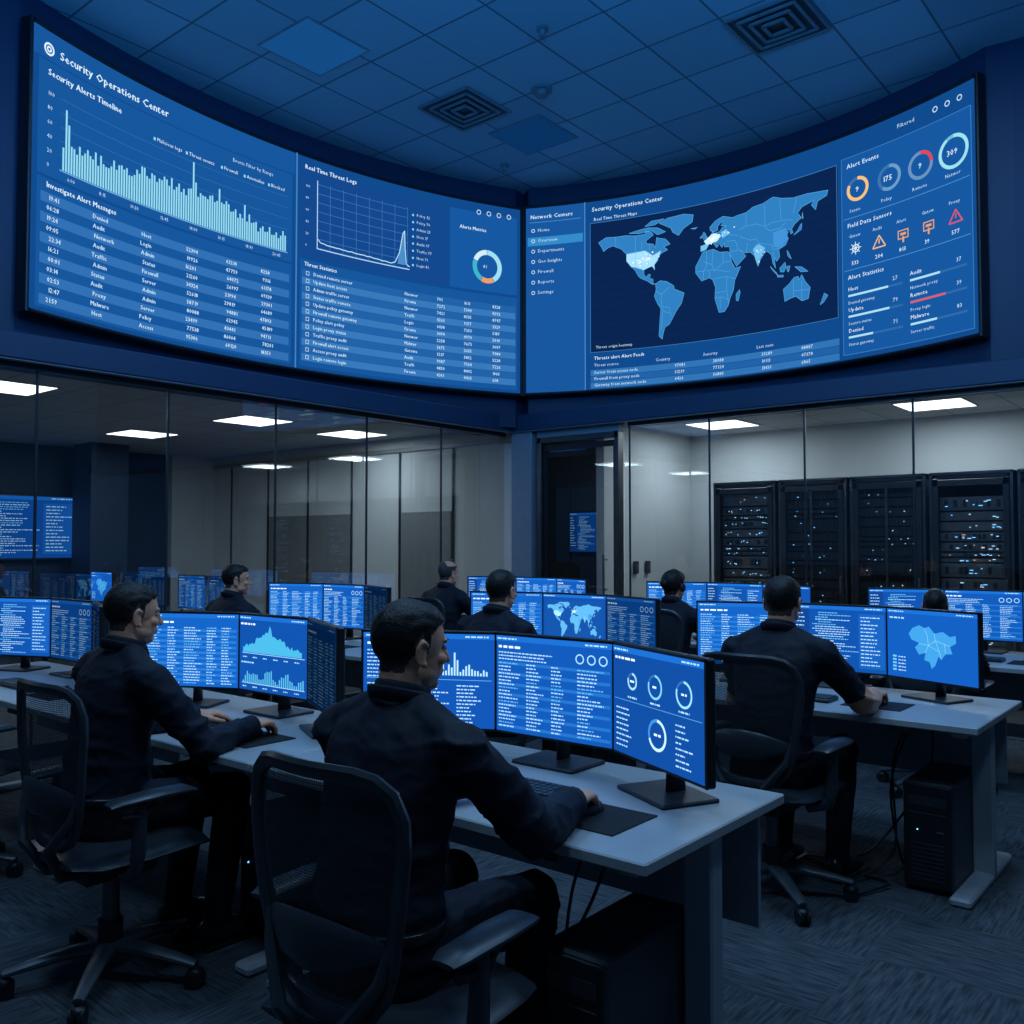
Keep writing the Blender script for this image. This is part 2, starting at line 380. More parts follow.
B0=(15,70,134);B1=(20,81,148);B2=(20,83,152)
# ---- left big video wall
CL=Canvas(520,196,segs=40)
CL.rect(0,0,520,196,B0,0)
CL.rect(5,95,250,80,B1,1); CL.rect(0,176,258,20,B1,1)
CL.ring(13,183,4.5,1.4,WT); CL.ring(13,183,2.2,1.2,WT)
CL.text(22,180,'Security Operations Center',8.3,WT,bold=True)
CL.text(12,165,'Security Alerts Timeline',6.3,WT,bold=True)
for x,s_ in((110,'Malicious logs'),(142,'Threat events'),(178,'Firewall'),(202,'Anomalies'),(228,'Blocked')):
    CL.text(x+3,157,s_,4.2,WT); CL.rect(x,157,2,2.4,(130,210,240),3)
CL.text(190,167,'Events Filter by Range',4.4,WH)
for i,lab in enumerate(['0','20','40','60','80','100']):
    CL.text(12,101+i*10,lab,4.2,WH); CL.rect(24,103+i*10,226,.35,(52,108,172),2)
CL.rect(24,102,226,.8,(110,165,210),2)
n=92
for i in range(n):
    t=i/n; h=10+14*math.exp(-((t-.5)/.5)**2)+U(-4,6)
    if i<8: h=U(15,24)
    if i in(1,2): h=44-10*(i-1)
    if i in (30,31): h=29
    if i in(51,): h=50
    if i in(52,): h=34
    if i in(62,): h=36
    if i in(73,): h=30
    if t>.85: h=U(10,18)
    CL.rect(26+i*2.42,103,1.6,h,(140,210,230),3)
for i in range(8): CL.text(30+i*29,96.5,'%d:%02d'%(6+i*2,(i*15)%60),3.8,WH)
CL.rect(5,3,250,90,B1,1)
CL.text(12,86.5,'Investigate Alert Messages',5.4,WT,bold=True)
for r_ in range(11):
    y=78-r_*7.1
    if r_%2==0: CL.rect(8,y-2,244,7,(46,106,170),2)
    for k,x in enumerate((12,52,98,142,182,220)):
        st=(random.choice(WORDS) if k in(1,2) else '%02d:%02d'%(random.randint(0,23),random.randint(0,59)) if k==0 else str(random.randint(100,99999)))
        CL.text(x+U(0,3),y,st,4.6,WH,bold=True)
CL.rect(258,0,1.6,196,(60,125,185),5)
# right half
CL.rect(264,104,168,82,(18,68,134),1)
CL.text(268,184.5,'Real Time Threat Logs',5.8,WT,bold=True)
for i in range(4): CL.ring(470+i*12,186,2.6,.8,WH)
for i in range(8): CL.rect(282,114+i*8.5,104,.45,(62,118,180),2)
for i in range(8): CL.rect(282+i*14.8,114,.45,62,(62,118,180),2)
CL.rect(282,113,.8,64,WH,3);CL.rect(282,113,106,.8,WH,3)
pp=[(283,122)]
for i in range(24): pp.append((286+i*3.5,119-.10*i+U(-.5,.5)))
pp+= [(371,118),(376,128),(380,148),(382,151),(382.5,135),(384,118),(388,116)]
for i in range(len(pp)-1): CL.line(pp[i],pp[i+1],.9,(180,222,238),4)
CL.blob([(374,117),(380,147),(382,151),(383,117)],(70,135,190),3)
for i in range(8): CL.text(396,168-i*7.2,random.choice(WORDS)+' '+str(random.randint(10,99)),4.0,WH); CL.rect(391,168-i*7.2,2,2,(130,210,240),3)
for i in range(6): CL.text(269,113+i*11,str(i*20),3.4,WH)
CL.rect(436,104,80,82,B2,1)
CL.text(447,166,'Alerts Metrics',5.0,WT,bold=True)
for a,b_,cc in((0,150,(150,212,228)),(152,205,(225,150,95)),(207,290,(60,170,195)),(292,358,(200,225,238))): CL.ring(480,130,17.5,5.2,cc,a,b_,3,40)
CL.text(475,128,'81',5,WH)
CL.rect(264,3,252,98,B1,1); CL.text(268,95,'Threat Statistics',5.0,WT,bold=True)
for r_ in range(12):
    y=87-r_*7
    CL.rect(266,y-2,248,6.6,(52,114,176) if r_%2 else (31,92,158),2)
    CL.frame(270,y-.6,3.6,3.6,WH,.5,4)
    CL.text(278,y,random.choice(WORDS)+' '+random.choice(WORDS).lower()+' '+random.choice(WORDS).lower(),4.5,WH,bold=True)
    for x in(382,420,452,486): CL.text(x,y,random.choice(WORDS)[:6] if x==382 else str(random.randint(10,9999)),4.5,WH,bold=True)
# ---- right big video wall
CR=Canvas(455,196,segs=40)
CR.rect(0,0,455,196,B0,0)
CR.rect(0,0,64,196,(22,82,150),1); CR.text(5,184,'Network Centers',5.8,WT,bold=True); CR.rect(4,180,56,.5,(80,145,200),3)
for i,sx in enumerate(['Home','Overview','Departments','Geo Insights','Firewall','Reports','Settings']):
    y=170-i*11
    if i==1: CR.rect(2,y-3.5,60,9,(48,132,190),2)
    CR.ring(8,y+1.5,2,.7,WH); CR.text(13,y,sx,5.0,WH)
CR.rect(64,0,.8,196,(80,145,200),4)
CR.text(72,185,'Security Operations Center',6.2,WT,bold=True); CR.text(74,175,'Real Time Threat Maps',4.6,WH,bold=True)
draw_map(CR,70,38,257,135,hot=1)
for i in range(14): CR.rect(70,38+135*i/14,257,.12,(20,50,100),1.5)
CR.text(76,42,'Threat origin heatmap',4.0,WH); CR.frame(70,38,257,135,(60,125,185),.5,4)
CR.text(74,30.5,'Threats alert Alert Feeds',4.8,WT,bold=True);
for i,x in enumerate((74,140,190,245)): CR.text(x,23.5,['Threat source','Country','Severity','Last seen'][i],4.2,WH)
for r_ in range(3):
    y=16-r_*6.5
    CR.rect(70,y-1.8,257,6,(46,110,172) if r_%2==0 else (31,92,158),2)
    CR.text(74,y,random.choice(WORDS)+' from '+random.choice(WORDS).lower()+' node',4.3,WH,bold=True)
    for x in(160,200,250,290): CR.text(x,y,str(random.randint(100,99999)),4.3,WH,bold=True)
q=lambda x:331+(x-322)*.94
CR.rect(331,4,121,172,B2,1); CR.frame(331,4,121,172,(60,125,185),.5,3)
CR.text(385,184,'Filtered',4.8,WH)
for i in range(3): CR.ring(420+i*11,186,2.4,.8,WH)
CR.text(q(328),166,'Alert Events',5.6,WT,bold=True)
for x,r_,t,c1,c2,frac in((339,10.5,'9',(235,185,120),(60,105,160),300),(371,11,'175',(100,150,190),(55,110,165),220),(402,11.5,'9',(205,72,88),(100,140,180),90),(434,13.5,'309',(150,215,228),(105,180,208),330)):
    x=q(x)
    CR.ring(x,146,r_,2.8,c1,0,frac,4,40); CR.ring(x,146,r_,2.8,c2,frac,360,4,40)
    CR.text(x-len(t)*2.1,143.5,t,6.4,WT,bold=True); CR.text(x-8,127,random.choice(WORDS)[:6],4.0,WH)
CR.rect(333,122,117,.5,(80,145,200),3)
CR.text(q(328),114,'Field Data Sensors',5.2,WT,bold=True)
for i,x in enumerate((336,360,384,409,435)):
    x=q(x)
    cc=[(200,222,235),(225,180,125),(215,160,110),(215,160,105),(210,84,100)][i]
    if i in(1,4):
        a=[(x-6,90),(x+6,90),(x,100)]
        for k in range(3): CR.line(a[k],a[(k+1)%3],1.1,cc,4)
        CR.rect(x-.5,93,1.0,4,cc,4)
    elif i==0:
        for k in range(4):
            qq=k*math.pi/4; CR.line((x-5.5*math.cos(qq),95-5.5*math.sin(qq)),(x+5.5*math.cos(qq),95+5.5*math.sin(qq)),.7,cc,4)
        CR.ring(x,95,3.6,.9,cc)
    else:
        CR.frame(x-5,91,10,7.5,cc,.9,4); CR.rect(x-.8,88,1.6,5,cc,4); CR.rect(x-2.6,94,5.2,2,cc,4)
    CR.text(x-6,105,random.choice(WORDS)[:5],3.8,WH); CR.text(x-4,81,str(random.randint(10,900)),4.6,WT,bold=True)
CR.rect(333,77,117,.5,(80,145,200),3)
CR.text(q(328),69,'Alert Statistics',5.2,WT,bold=True)
for cx in(q(328),q(390)):
    for k in range(3):
        y=59-k*18
        CR.text(cx,y,random.choice(WORDS),4.6,WT,bold=True); CR.text(cx+42,y,str(random.randint(1,90)),4.6,WH)
        CR.rect(cx,y-5,51,1.8,(45,100,160),3); CR.rect(cx,y-5,U(20,45),1.8,(205,90,108) if (cx>380 and k==1) else (165,215,232),4)
        CR.text(cx,y-11.5,random.choice(WORDS)+' '+random.choice(WORDS).lower(),3.6,WH)

ZB,ZT=3.07,5.06
class Arc:
    def __init__(s,A,B,sag):
        s.A=Vector(A);s.B=Vector(B); d=s.B-s.A;s.c=d.length; s.R=(s.c**2/4+sag**2)/(2*sag)
        s.t=d.normalized(); s.n=Vector((-s.t.y,s.t.x)); s.half=math.asin(s.c/2/s.R)
        s.mid=(s.A+s.B)/2; s.O=s.mid+s.n*(sag-s.R)
    def pt(s,f,off=0):
        a=-s.half+2*s.half*f
        return s.O+(s.R-off)*(s.n*math.cos(a)+s.t*math.sin(a))
AL=Arc((-6.51,2.70),(-6.17,7.62),.52)
AR=Arc((-6.10,7.64),(-1.68,7.665),.52)
def video_wall(name,arc,C):
    e=empty(name,(0,0,0))
    def fn(u,v,l):
        f=u/C.W; p=arc.pt(f,.004+.004*l); return (p.x,p.y,ZB+(ZT-ZB)*v/C.H)
    inst(C.mesh('display_surface',fn),'display_surface',(0,0,0),parent=e)
    mb=MB();N=40;vs=[];fs=[]
    for i in range(N+1):
        f=i/N; ex=-.006 if i==0 else .006 if i==N else 0
        a=arc.pt(f+ex,0.0);b=arc.pt(f+ex,-.07)
        for p in((a,ZB-.03),(a,ZT+.03),(b,ZT+.03),(b,ZB-.03)): vs.append(Vector((p[0].x,p[0].y,p[1])))
    for i in range(N):
        for k in range(4):
            fs.append((i*4+k,i*4+(k+1)%4,i*4+4+(k+1)%4,i*4+4+k))
    fs.append((0,1,2,3));fs.append(tuple(N*4+k for k in range(4)))
    mb.add((vs,fs),'black')
    for z in(ZB-.015,ZT+.015):
        mb.tube([(*arc.pt(i/N,.01),z) for i in range(N+1)],.016,'black',8)
    for f in(-.004,1.004):
        p=arc.pt(f,.01); mb.cyl((p.x,p.y,ZB-.03),(p.x,p.y,ZT+.03),.016,'black',8)
    mb.obj('casing',parent=e)
video_wall('curved_video_wall',AL,CL); video_wall('curved_video_wall',AR,CR)

# ------------------------------------------------------------ room shell
CZ=5.33
mb=MB(); mb.box((-3.5,3,-.05),(20,16,.1),'carpet'); mb.obj('floor')
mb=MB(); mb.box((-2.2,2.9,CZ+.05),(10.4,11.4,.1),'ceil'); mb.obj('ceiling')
def strip(pts,z0,z1,k,name,th=.06):
    vs=[];fs=[];N=len(pts)
    for i,p in enumerate(pts):
        p=Vector(p[:2]); d=(Vector(pts[min(i+1,N-1)][:2])-Vector(pts[max(i-1,0)][:2])).normalized(); n_=Vector((-d.y,d.x))*th
        for q_,z in((p,z0),(p,z1),(p+n_,z1),(p+n_,z0)): vs.append(Vector((q_.x,q_.y,z)))
    for i in range(N-1):
        for k_ in range(4): fs.append((i*4+k_,i*4+(k_+1)%4,i*4+4+(k_+1)%4,i*4+4+k_))
    fs.append((0,1,2,3)); fs.append(tuple((N-1)*4+k_ for k_ in range(4)))
    mb=MB(); mb.add((vs,fs),k); return mb.obj(name)
pL=[(-6.75,-2.6),(-6.66,2.3)]+[tuple(AL.pt(i/24,-.12)) for i in range(25)]
pR=[tuple(AR.pt(i/24,-.12)) for i in range(25)]+[(-1.45,7.8),(3.0,7.85)]
strip(pL,2.72,CZ+.02,'navy','wall_left')
strip([pL[-1],(-6.3,7.85),pR[0]],2.72,CZ+.02,'navy','wall_corner')
strip(pR,2.72,CZ+.02,'navy','wall_right')
mb=MB(); mb.box((-6.61,2.56,2.77),(.5,10.32,.18),'beam',.01); mb.box((-6.40,2.56,2.685),(.06,10.3,.02),'column'); mb.obj('trim_1')
mb=MB(); mb.box((-1.68,7.97,2.77),(9.4,.5,.18),'beam',.01); mb.box((-1.7,7.76,2.685),(9.3,.06,.02),'column'); mb.obj('trim_2')
mb=MB(); mb.box((-6.27,7.9,1.34),(.28,.28,2.68),'column',.008); mb.obj('corner_column')
e=empty('window_1',(0,0,0)); mb=MB()
mb.add(([Vector(p) for p in((-6.5,-2.5,.1),(-6.5,7.75,.1),(-6.5,7.75,2.68),(-6.5,-2.5,2.68))],[(0,1,2,3)]),'glass'); mb.obj('glass_panel',parent=e)
mb=MB(); mb.box((-6.5,2.6,.05),(.06,10.3,.1),'black2'); mb.box((-6.5,2.6,2.66),(.05,10.3,.04),'black2')
for y in(-.2,.8,1.8,2.77,3.74,4.73,5.75,6.75): mb.box((-6.5,y,1.38),(.014,.016,2.58),'black2')
mb.obj('glass_frame',parent=e)
e=empty('window_2',(0,0,0)); mb=MB()
mb.add(([Vector(p) for p in((-5.0,7.85,.1),(3,7.85,.1),(3,7.85,2.68),(-5.0,7.85,2.68))],[(0,1,2,3)]),'glass'); mb.obj('glass_panel',parent=e)
mb=MB(); mb.box((-1.0,7.85,.05),(7.9,.06,.1),'black2'); mb.box((-1.0,7.85,2.66),(7.9,.05,.04),'black2')
for x in(-4.94,-4.06,-3.14,-2.23,-1.3,-.4,.5): mb.box((x,7.85,1.38),(.016,.014,2.58),'black2')
mb.obj('glass_frame',parent=e)
e=empty('door_1',(0,0,0)); mb=MB()
for x in(-6.06,-5.07): mb.box((x,7.85,1.3),(.05,.1,2.6),'steel',.004)
mb.box((-5.565,7.85,2.57),(1.03,.1,.06),'steel',.004); mb.box((-5.565,7.85,2.64),(1.05,.08,.08),'column')
for x in(-6.01,-5.12): mb.box((x,7.87,1.27),(.03,.045,2.5),'black')
mb.box((-5.565,7.87,.1),(.86,.045,.18),'black'); mb.box((-5.565,7.87,2.49),(.86,.045,.06),'black')
mb.cyl((-5.22,7.79,.95),(-5.22,7.79,1.35),.012,'alu'); mb.cyl((-5.22,7.86,1.0),(-5.22,7.79,1.0),.008,'alu');mb.cyl((-5.22,7.86,1.3),(-5.22,7.79,1.3),.008,'alu')
mb.obj('door_frame',parent=e)
mb=MB(); mb.add(([Vector(p) for p in((-5.99,7.87,.2),(-5.14,7.87,.2),(-5.14,7.87,2.46),(-5.99,7.87,2.46))],[(0,1,2,3)]),'glass'); mb.obj('door_glass',parent=e)
def wall(name,a,b,z1,k,th=.1,z0=0):
    a=Vector(a);b=Vector(b); d=b-a; mb=MB(); mb.box(((a.x+b.x)/2,(a.y+b.y)/2,(z0+z1)/2),(d.length,th,z1-z0),k,0,math.atan2(d.y,d.x)); return mb.obj(name)
wall('wall_server_room_back',(-5.6,10.1),(3,10.1),2.8,'white')
wall('wall_server_room_side',(-5.5,8.15),(-5.5,10.1),2.8,'white')
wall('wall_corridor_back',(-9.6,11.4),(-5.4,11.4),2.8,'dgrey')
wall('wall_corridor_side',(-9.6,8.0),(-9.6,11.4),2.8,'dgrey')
wall('wall_office_partition',(-12.6,7.95),(-6.5,7.95),2.8,'white')
wall('wall_office_back',(-12.55,-1),(-12.55,7.2),2.8,'navy')
wall('wall_office_pier',(-12.5,7.2),(-12.5,7.9),2.8,'white',.25)
mb=MB(); mb.box((-11.9,5.9,1.4),(.5,.5,2.8),'navy'); mb.obj('office_column')
mb=MB(); mb.box((-1.2,9.75,2.8),(8.6,3.3,.06),'ceil2'); mb.obj('ceiling_server_room')
mb=MB(); mb.box((-9.75,3.2,2.8),(6.1,9.6,.06),'ceil2'); mb.obj('ceiling_office')
mb=MB(); mb.box((-7.6,9.8,2.83),(4.2,3.6,.06),'ceil2'); mb.obj('ceiling_corridor')
mb=MB(); mb.box((-3.4,9.6,-.045),(12.8,3.8,.1),'carpet'); mb.box((-9.7,3,-.045),(6.2,11,.1),'carpet'); mb.obj('floor_back_rooms')
mb=MB()
for i,x in enumerate((-11.9,-11.0,-10.1,-9.2,-8.3,-7.4)):
    mb.box((x,7.885,1.35),(.02,.02,2.6),'black2')
    if i in(1,2,4): mb.box((x+.45,7.89,1.0),(.84,.02,1.7),'grey',.004)
mb.box((-9.4,7.88,2.62),(6.0,.03,.05),'grey'); mb.obj('office_partition_panels')
mb=MB()
for x,y,z in((-5.43,8.75,1.2),(-5.43,9.0,1.2)): mb.box((x,y,z),(.02,.09,.14),'black2',.003); mb.box((x+.012,y,z),(.01,.03,.05),'alu')
mb.obj('light_switch')
def troffer(x,y,z,col,k,power,s=.58,name='ceiling_light_panel'):
    mb=MB(); mb.box((x,y,z-.004),(s+.03,s+.03,.008),'vent'); mb.box((x,y,z-.009),(s,s,.006),k); o=mb.obj(name)
    l=bpy.data.lights.new('lamp','AREA'); l.shape='SQUARE'; l.size=s; l.energy=power; l.color=col
    lo=bpy.data.objects.new('lamp',l); COL.objects.link(lo); lo.location=(x,y,z-.03); lo.parent=o
for x,y in((-2.4,9.15),(-4.6,9.2),(-.2,9.15)): troffer(x,y,2.77,(.80,.93,1),'lampw',17)
for x,y in((-8.1,3.2),(-10.3,5.6),(-8.3,5.75),(-10.3,3.2),(-8.4,7.2),(-8.1,.8)): troffer(x,y,2.77,(.74,.90,1),'lampw',9)
troffer(-7.6,10.2,2.79,(.6,.8,1),'lampd',3)
troffer(-5.67,4.45,CZ,(.25,.6,1),'lampb',6)
troffer(-5.3,6.75,CZ,(.25,.6,1),'lampd',3)
for x,y in((-3.4,3.2),(-1.2,3.4),(-3.4,.6),(-1.0,.4),(-1.0,5.6),(.8,2.6)): troffer(x,y,CZ,(.34,.63,1),'lampb',36)  # unseen panels, added outside the view as blue fill for the room
# invented blue fill lamps, kept out of view, washing the ceiling
def added_fill(x,y,z,aim,power):
    e=empty('added_ceiling_fill',(x,y,z)); mb=MB()
    mb.cyl((0,0,-.10),(0,0,0),.10,'steel',24,.24); mb.cyl((0,0,0),(0,0,.012),.24,'black',24); mb.cyl((0,0,.012),(0,0,.016),.2,'lampu',24)
    for a in(0,2.1,4.2): mb.cyl((.22*math.cos(a),.22*math.sin(a),0),(0,0,CZ-z),.004,'steel',6)
    mb.obj('added_fill_housing',parent=e)
    l=bpy.data.lights.new('added_fill_lamp','AREA'); l.shape='DISK'; l.size=.4; l.energy=power; l.color=(.02,.33,1)
    lo=bpy.data.objects.new('added_fill_lamp',l); COL.objects.link(lo); lo.location=(0,0,.03); lo.parent=e
    lo.rotation_euler=(Vector(aim)-Vector((x,y,z))).to_track_quat('-Z','Y').to_euler()
added_fill(-1.9,2.4,3.9,(-4.6,6.0,5.33),105)
added_fill(-.3,4.0,3.9,(-3.0,6.6,5.33),50)
added_fill(-4.2,1.0,3.9,(-5.7,3.9,5.33),50)
def vent(x,y):
    mb=MB(); z=CZ
    for k in range(4):
        s=.29-k*.07
        for a,b_,sx,sy in((0,s,2*s,.022),(0,-s,2*s,.022),(s,0,.022,2*s),(-s,0,.022,2*s)): mb.box((x+a,y+b_,z-.010-k*.005),(sx,sy,.016),'vent')
    mb.box((x,y,z-.004),(.58,.58,.008),'black'); mb.obj('ceiling_vent')
vent(-5.45,5.95); vent(-2.75,6.45)
def sprinkler(x,y,r):
    mb=MB(); mb.cyl((x,y,CZ),(x,y,CZ-.02),r,'vent'); mb.cyl((x,y,CZ-.02),(x,y,CZ-.06),r*.55,'vent',20,r*.35); mb.cyl((x,y,CZ-.06),(x,y,CZ-.066),r*.6,'vent'); mb.obj('smoke_detector' if r>.06 else 'ceiling_sprinkler')
sprinkler(-4.7,6.1,.09); sprinkler(-4.13,5.37,.045); sprinkler(-5.95,7.1,.045)

# ------------------------------------------------------------ desk monitor content
WM=(160,205,236)
def vBase(dim,c=(20,92,190)):
    C=Canvas(46,32.4,dim); C.rect(0,0,46,32.4,c,0); C.rect(0,30.6,46,1.8,(24,98,186),1); C.dash(1,31.2,8,.5,WM); C.dash(36,31.2,8,.5,WM); return C
def v_table(dim=1):
    C=vBase(dim,(16,86,172))
    C.dash(1.5,28.2,14,.8,WT)
    for r_ in range(21):
        y=26-r_*1.23
        if r_%2: C.rect(1,y-.35,44,1.15,(34,108,188),1)
        for x,w in((1.5,8),(12,6),(20,9),(31,5),(38,6)): C.dash(x,y,w*U(.5,1),.42,WM if R()<.8 else (100,170,220))
    return C
def v_log(dim=1):
    C=vBase(dim,(13,72,152)); C.rect(0,0,9,30.4,(15,60,130),1)
    for r_ in range(12): C.dash(1,28-r_*2.1,U(3,7),.5,WM)
    for r_ in range(24): C.dash(10.5+random.choice((0,1.5,3)),28.7-r_*1.18,U(6,20),.42,WM if R()<.75 else (100,180,225))
    C.rect(33,2,12,27,(20,86,168),1)
    for r_ in range(14): C.dash(34,27-r_*1.8,U(4,10),.5,WM)
    return C
def v_chart(dim=1):
    C=vBase(dim,(13,72,152)); C.dash(1.5,28.4,10,.8,WT)
    n=44;hh=[2+6.5*math.exp(-((i-20)/12)**2)+U(-.8,1.2)+(2.5 if i in(20,21) else 0) for i in range(n)]
    for i in range(n-1): C.poly([(3+i*.92,16.5),(3.92+i*.92,16.5),(3.92+i*.92,16.5+max(.3,hh[i+1])),(3+i*.92,16.5+max(.3,hh[i]))],(66,165,205),2)
    C.rect(2.5,16,42,.25,WM,3)
    for i in range(30): C.rect(3+i*1.38,3.2,.8,1+5*abs(math.sin(i*.37))*U(.5,1.2),(80,170,208),2)
    C.rect(2.5,3,42,.25,WM,3)
    for i in range(6): C.dash(3+i*7,14.2,3,.45,WM); C.dash(3+i*7,1.4,3,.45,WM)
    C.dash(2,11.8,9,.6,WM)
    return C
def v_gauge(dim=1):
    C=vBase(dim,(13,68,144)); C.dash(1.5,28.6,11,.7,WT)
    for i,(x,r_,cc) in enumerate(((11,2.6,(150,205,232)),(23,3.6,(120,190,225)),(37,3.8,(140,205,230)))):
        C.ring(x,22.5,r_,.7,cc,0,290); C.ring(x,22.5,r_,.7,(45,100,165),290,360); C.dash(x-1.2,22.2,2.5,.6,WT); C.dash(x-2.5,17.4,5,.5,WM)
    C.ring(24,9,4.6,.9,(180,218,235),0,250); C.ring(24,9,4.6,.9,(60,130,200),250,360); C.dash(22.4,8.7,3.4,.7,WT)
    for i in range(8): C.dash(2,13.5-i*1.6,U(6,11),.45,WM); C.dash(33,13.5-i*1.6,U(3,10),.45,WM)
    C.rect(1,16.3,44,.2,(80,145,200),2)
    return C
def v_dash(dim=1):
    C=vBase(dim,(14,78,162)); C.dash(1.5,28.3,9,.8,WT)
    for i,x in enumerate((34,38.3,42.6)): C.ring(x,26.8,1.6,.4,WM)
    for r_ in range(19):
        y=23-r_*1.18
        if r_%3==0: C.rect(1,y-.3,44,1.0,(32,102,180),1)
        for x,w in((1.5,9),(13,7),(23,6),(33,10)): C.dash(x,y,w*U(.4,1),.40,WM if R()<.75 else (90,165,215))
    for r_ in range(3): C.dash(1.5,26.6-r_*1.1,U(12,24),.4,WM)
    return C
def v_map(dim=1):
    C=vBase(dim,(15,70,150)); draw_map(C,2,4,42,25,(85,165,215),(17,74,150),(105,180,225),.12)
    for i in range(4): C.dash(2+i*11,1.6,8,.5,WM)
    return C
def v_region(dim=1):
    C=vBase(dim,(15,82,168)); C.dash(1.5,28,8,.7,WM)
    pts=[(14,24),(17,25.5),(20,24.2),(22.5,25),(25,22.5),(29,23.5),(33,21),(35.5,22),(36,18.5),(33,17),(34,14),(30.5,13.5),(28.5,10.5),(27,11.5),(25.2,7.2),(23.4,5.5),(22.2,9),(19.5,9.6),(20.3,12.8),(16.8,12),(15,14.8),(17,17),(13.5,18.4),(12,21.2)]
    pts=[(a+U(-.35,.35),b+U(-.35,.35)) for a,b in pts]
    C.blob(pts,(58,145,205),2)
    for L in ([(17,17),(22,16.5),(25.5,19),(33,17)],[(22,16.5),(20.3,12.8)],[(22,16.5),(21.5,21),(20,24.2)],[(25.5,19),(25,22.5)],[(25.5,19),(27.5,14),(28.5,10.5)],[(22,16.5),(27.5,14)],[(30,18),(30.5,13.5)]):
        for i in range(len(L)-1): C.line(L[i],L[i+1],.14,(150,205,235),3)
    for i in range(5): C.rect(3,3+i*1.6,2,.9,(100,180,220),2); C.dash(6,3.1+i*1.6,4,.5,WM)
    return C
def v_bars(dim=1):
    C=vBase(dim,(14,74,158)); C.dash(1.5,28.3,10,.8,WT)
    for i in range(26): C.rect(18+i*1.0,18,.6,1+7*R()*(1 if i<20 else .4)*(1.2-abs(i-12)/22),(160,208,232),2)
    for r_ in range(8): C.dash(1.5,26-r_*1.3,U(6,13),.42,WM)
    C.rect(1,16.4,44,.2,(90,160,215),2)
    for r_ in range(11):
        for x in(1.5,12,22,33): C.dash(x,14.3-r_*1.25,U(4,9),.42,WM)
    return C
def mfn(u,v,l): return ((u-23)/100*1.045,-.0165-.0007*l,.08+.006+v/100)
VM={}
for nm,f in(('table',v_table),('log',v_log),('chart',v_chart),('gauge',v_gauge),('dash',v_dash),('map',v_map),('region',v_region),('bars',v_bars)):
    VM[nm]=f().mesh('display_'+nm,mfn)
for nm,f in(('tabled',v_table),('logd',v_log),('dashd',v_dash)): VM[nm]=f(.09).mesh('display_'+nm,mfn)  # darkened copies: off-axis dimming of side monitors is put into the colours
VM['dashm']=v_dash(.40).mesh('display_dashm',mfn)
mb=MB()
mb.box((0,0,.249),(.496,.030,.342),'black',.005)
mb.box((0,.028,.25),(.30,.03,.2),'black2',.012)
mb.add(tube_data([(0,.03,.20),(0,.05,.12),(0,.05,.01)],[(.012,.028),(.012,.03),(.014,.035)],12),'black2',True)
mb.box((0,.02,.006),(.25,.19,.012),'black2',.004)
for z in(.0835,.4145): mb.box((0,-.0155,z),(.494,.006,.007),'black')
for x in(-.244,.244): mb.box((x,-.0155,.249),(.008,.006,.34),'black')
MON=mb.mesh('monitor_body')
def monitor(x,y,z,rz,v):
    e=empty('computer_monitor',(x,y,z),rz); inst(MON,'body',(0,0,0),parent=e)
    if v: inst(VM[v],'display',(0,0,0),parent=e)
    return e
def station(xc,yc,L,C,Rr,z=.73,ang=22):
    a=math.radians(ang)
    monitor(xc,yc,z,0,C); dx=.25+.23*math.cos(a)+.010; dy=-.248*math.sin(a)
    monitor(xc-dx,yc+dy,z,a,L); monitor(xc+dx,yc+dy,z,-a,Rr)
station(-1.83,2.44,'bars','dash','gauge',ang=27)
station(-3.30,2.41,'table','chart','tabled',ang=26)
station(-5.12,2.40,'log','dashm','logd')
station(-1.70,4.67,'table','log','region')
station(-3.34,4.67,'table','map','dashm')
station(-5.52,4.67,'table','dash','tabled')
station(-1.5,6.8,'log','dash','table')
station(-3.3,6.8,'table','log','bars')
station(-5.3,6.8,'log','table','dash')
# ------------------------------------------------------------ desks
def desk(x0,x1,y0,y1,z=.73):
    e=empty('office_desk',((x0+x1)/2,(y0+y1)/2,0)); w=x1-x0;d=y1-y0
    mb=MB(); mb.box((0,0,z-.015),(w-.006,d,.03),'top',.004); mb.obj('top',parent=e)
    mb=MB()
    for sx in(-1,1):
        x=sx*(w/2-.09); mb.box((x,.05,z/2-.01),(.085,.065,z-.05),'leg',.006); mb.box((x,0,.018),(.085,d-.08,.036),'leg',.01)
        mb.box((x,0,z-.045),(.05,d-.12,.03),'leg')
        for q_ in(-1,1): mb.cyl((x,q_*(d/2-.08),0),(x,q_*(d/2-.08),.008),.02,'black')
    mb.box((0,.02,z-.06),(w-.2,.04,.05),'leg'); mb.obj('legs',parent=e)
    mb=MB(); mb.box((0,d/2-.05,z-.21),(w-.12,.018,.34),'panel'); mb.box((w/2-.3,-d/2+.03,z-.042),(.09,.05,.022),'black',.004); mb.obj('modesty_panel',parent=e)
for a,b_ in((-2.62,-1.10),(-4.17,-2.62),(-5.9,-4.17)): desk(a,b_,1.81,2.58)
for a,b_ in((-2.55,-.90),(-4.25,-2.55),(-6.3,-4.25)): desk(a,b_,3.97,4.80)
for a,b_ in((-2.4,-.4),(-4.3,-2.4),(-6.2,-4.3),(-.4,1.4)): desk(a,b_,6.02,6.98)
mb=MB(); mb.box((0,0,.009),(.43,.135,.018),'black',.004)
for r_ in range(5):
    for c_ in range(19):
        mb.box((-.2+c_*.0222,-.05+r_*.024,.020),(.018,.019,.006),'key')
KB=mb.mesh('keyboard')
vs,fs=sphere_data((0,0,.004),(.032,.055,.030)); vs=[Vector((v.x,v.y,max(v.z,0))) for v in vs]
mb=MB(); mb.add((vs,fs),'black2',True); mb.box((0,.025,.029),(.006,.02,.01),'key',.002); MOUSE=mb.mesh('mouse')
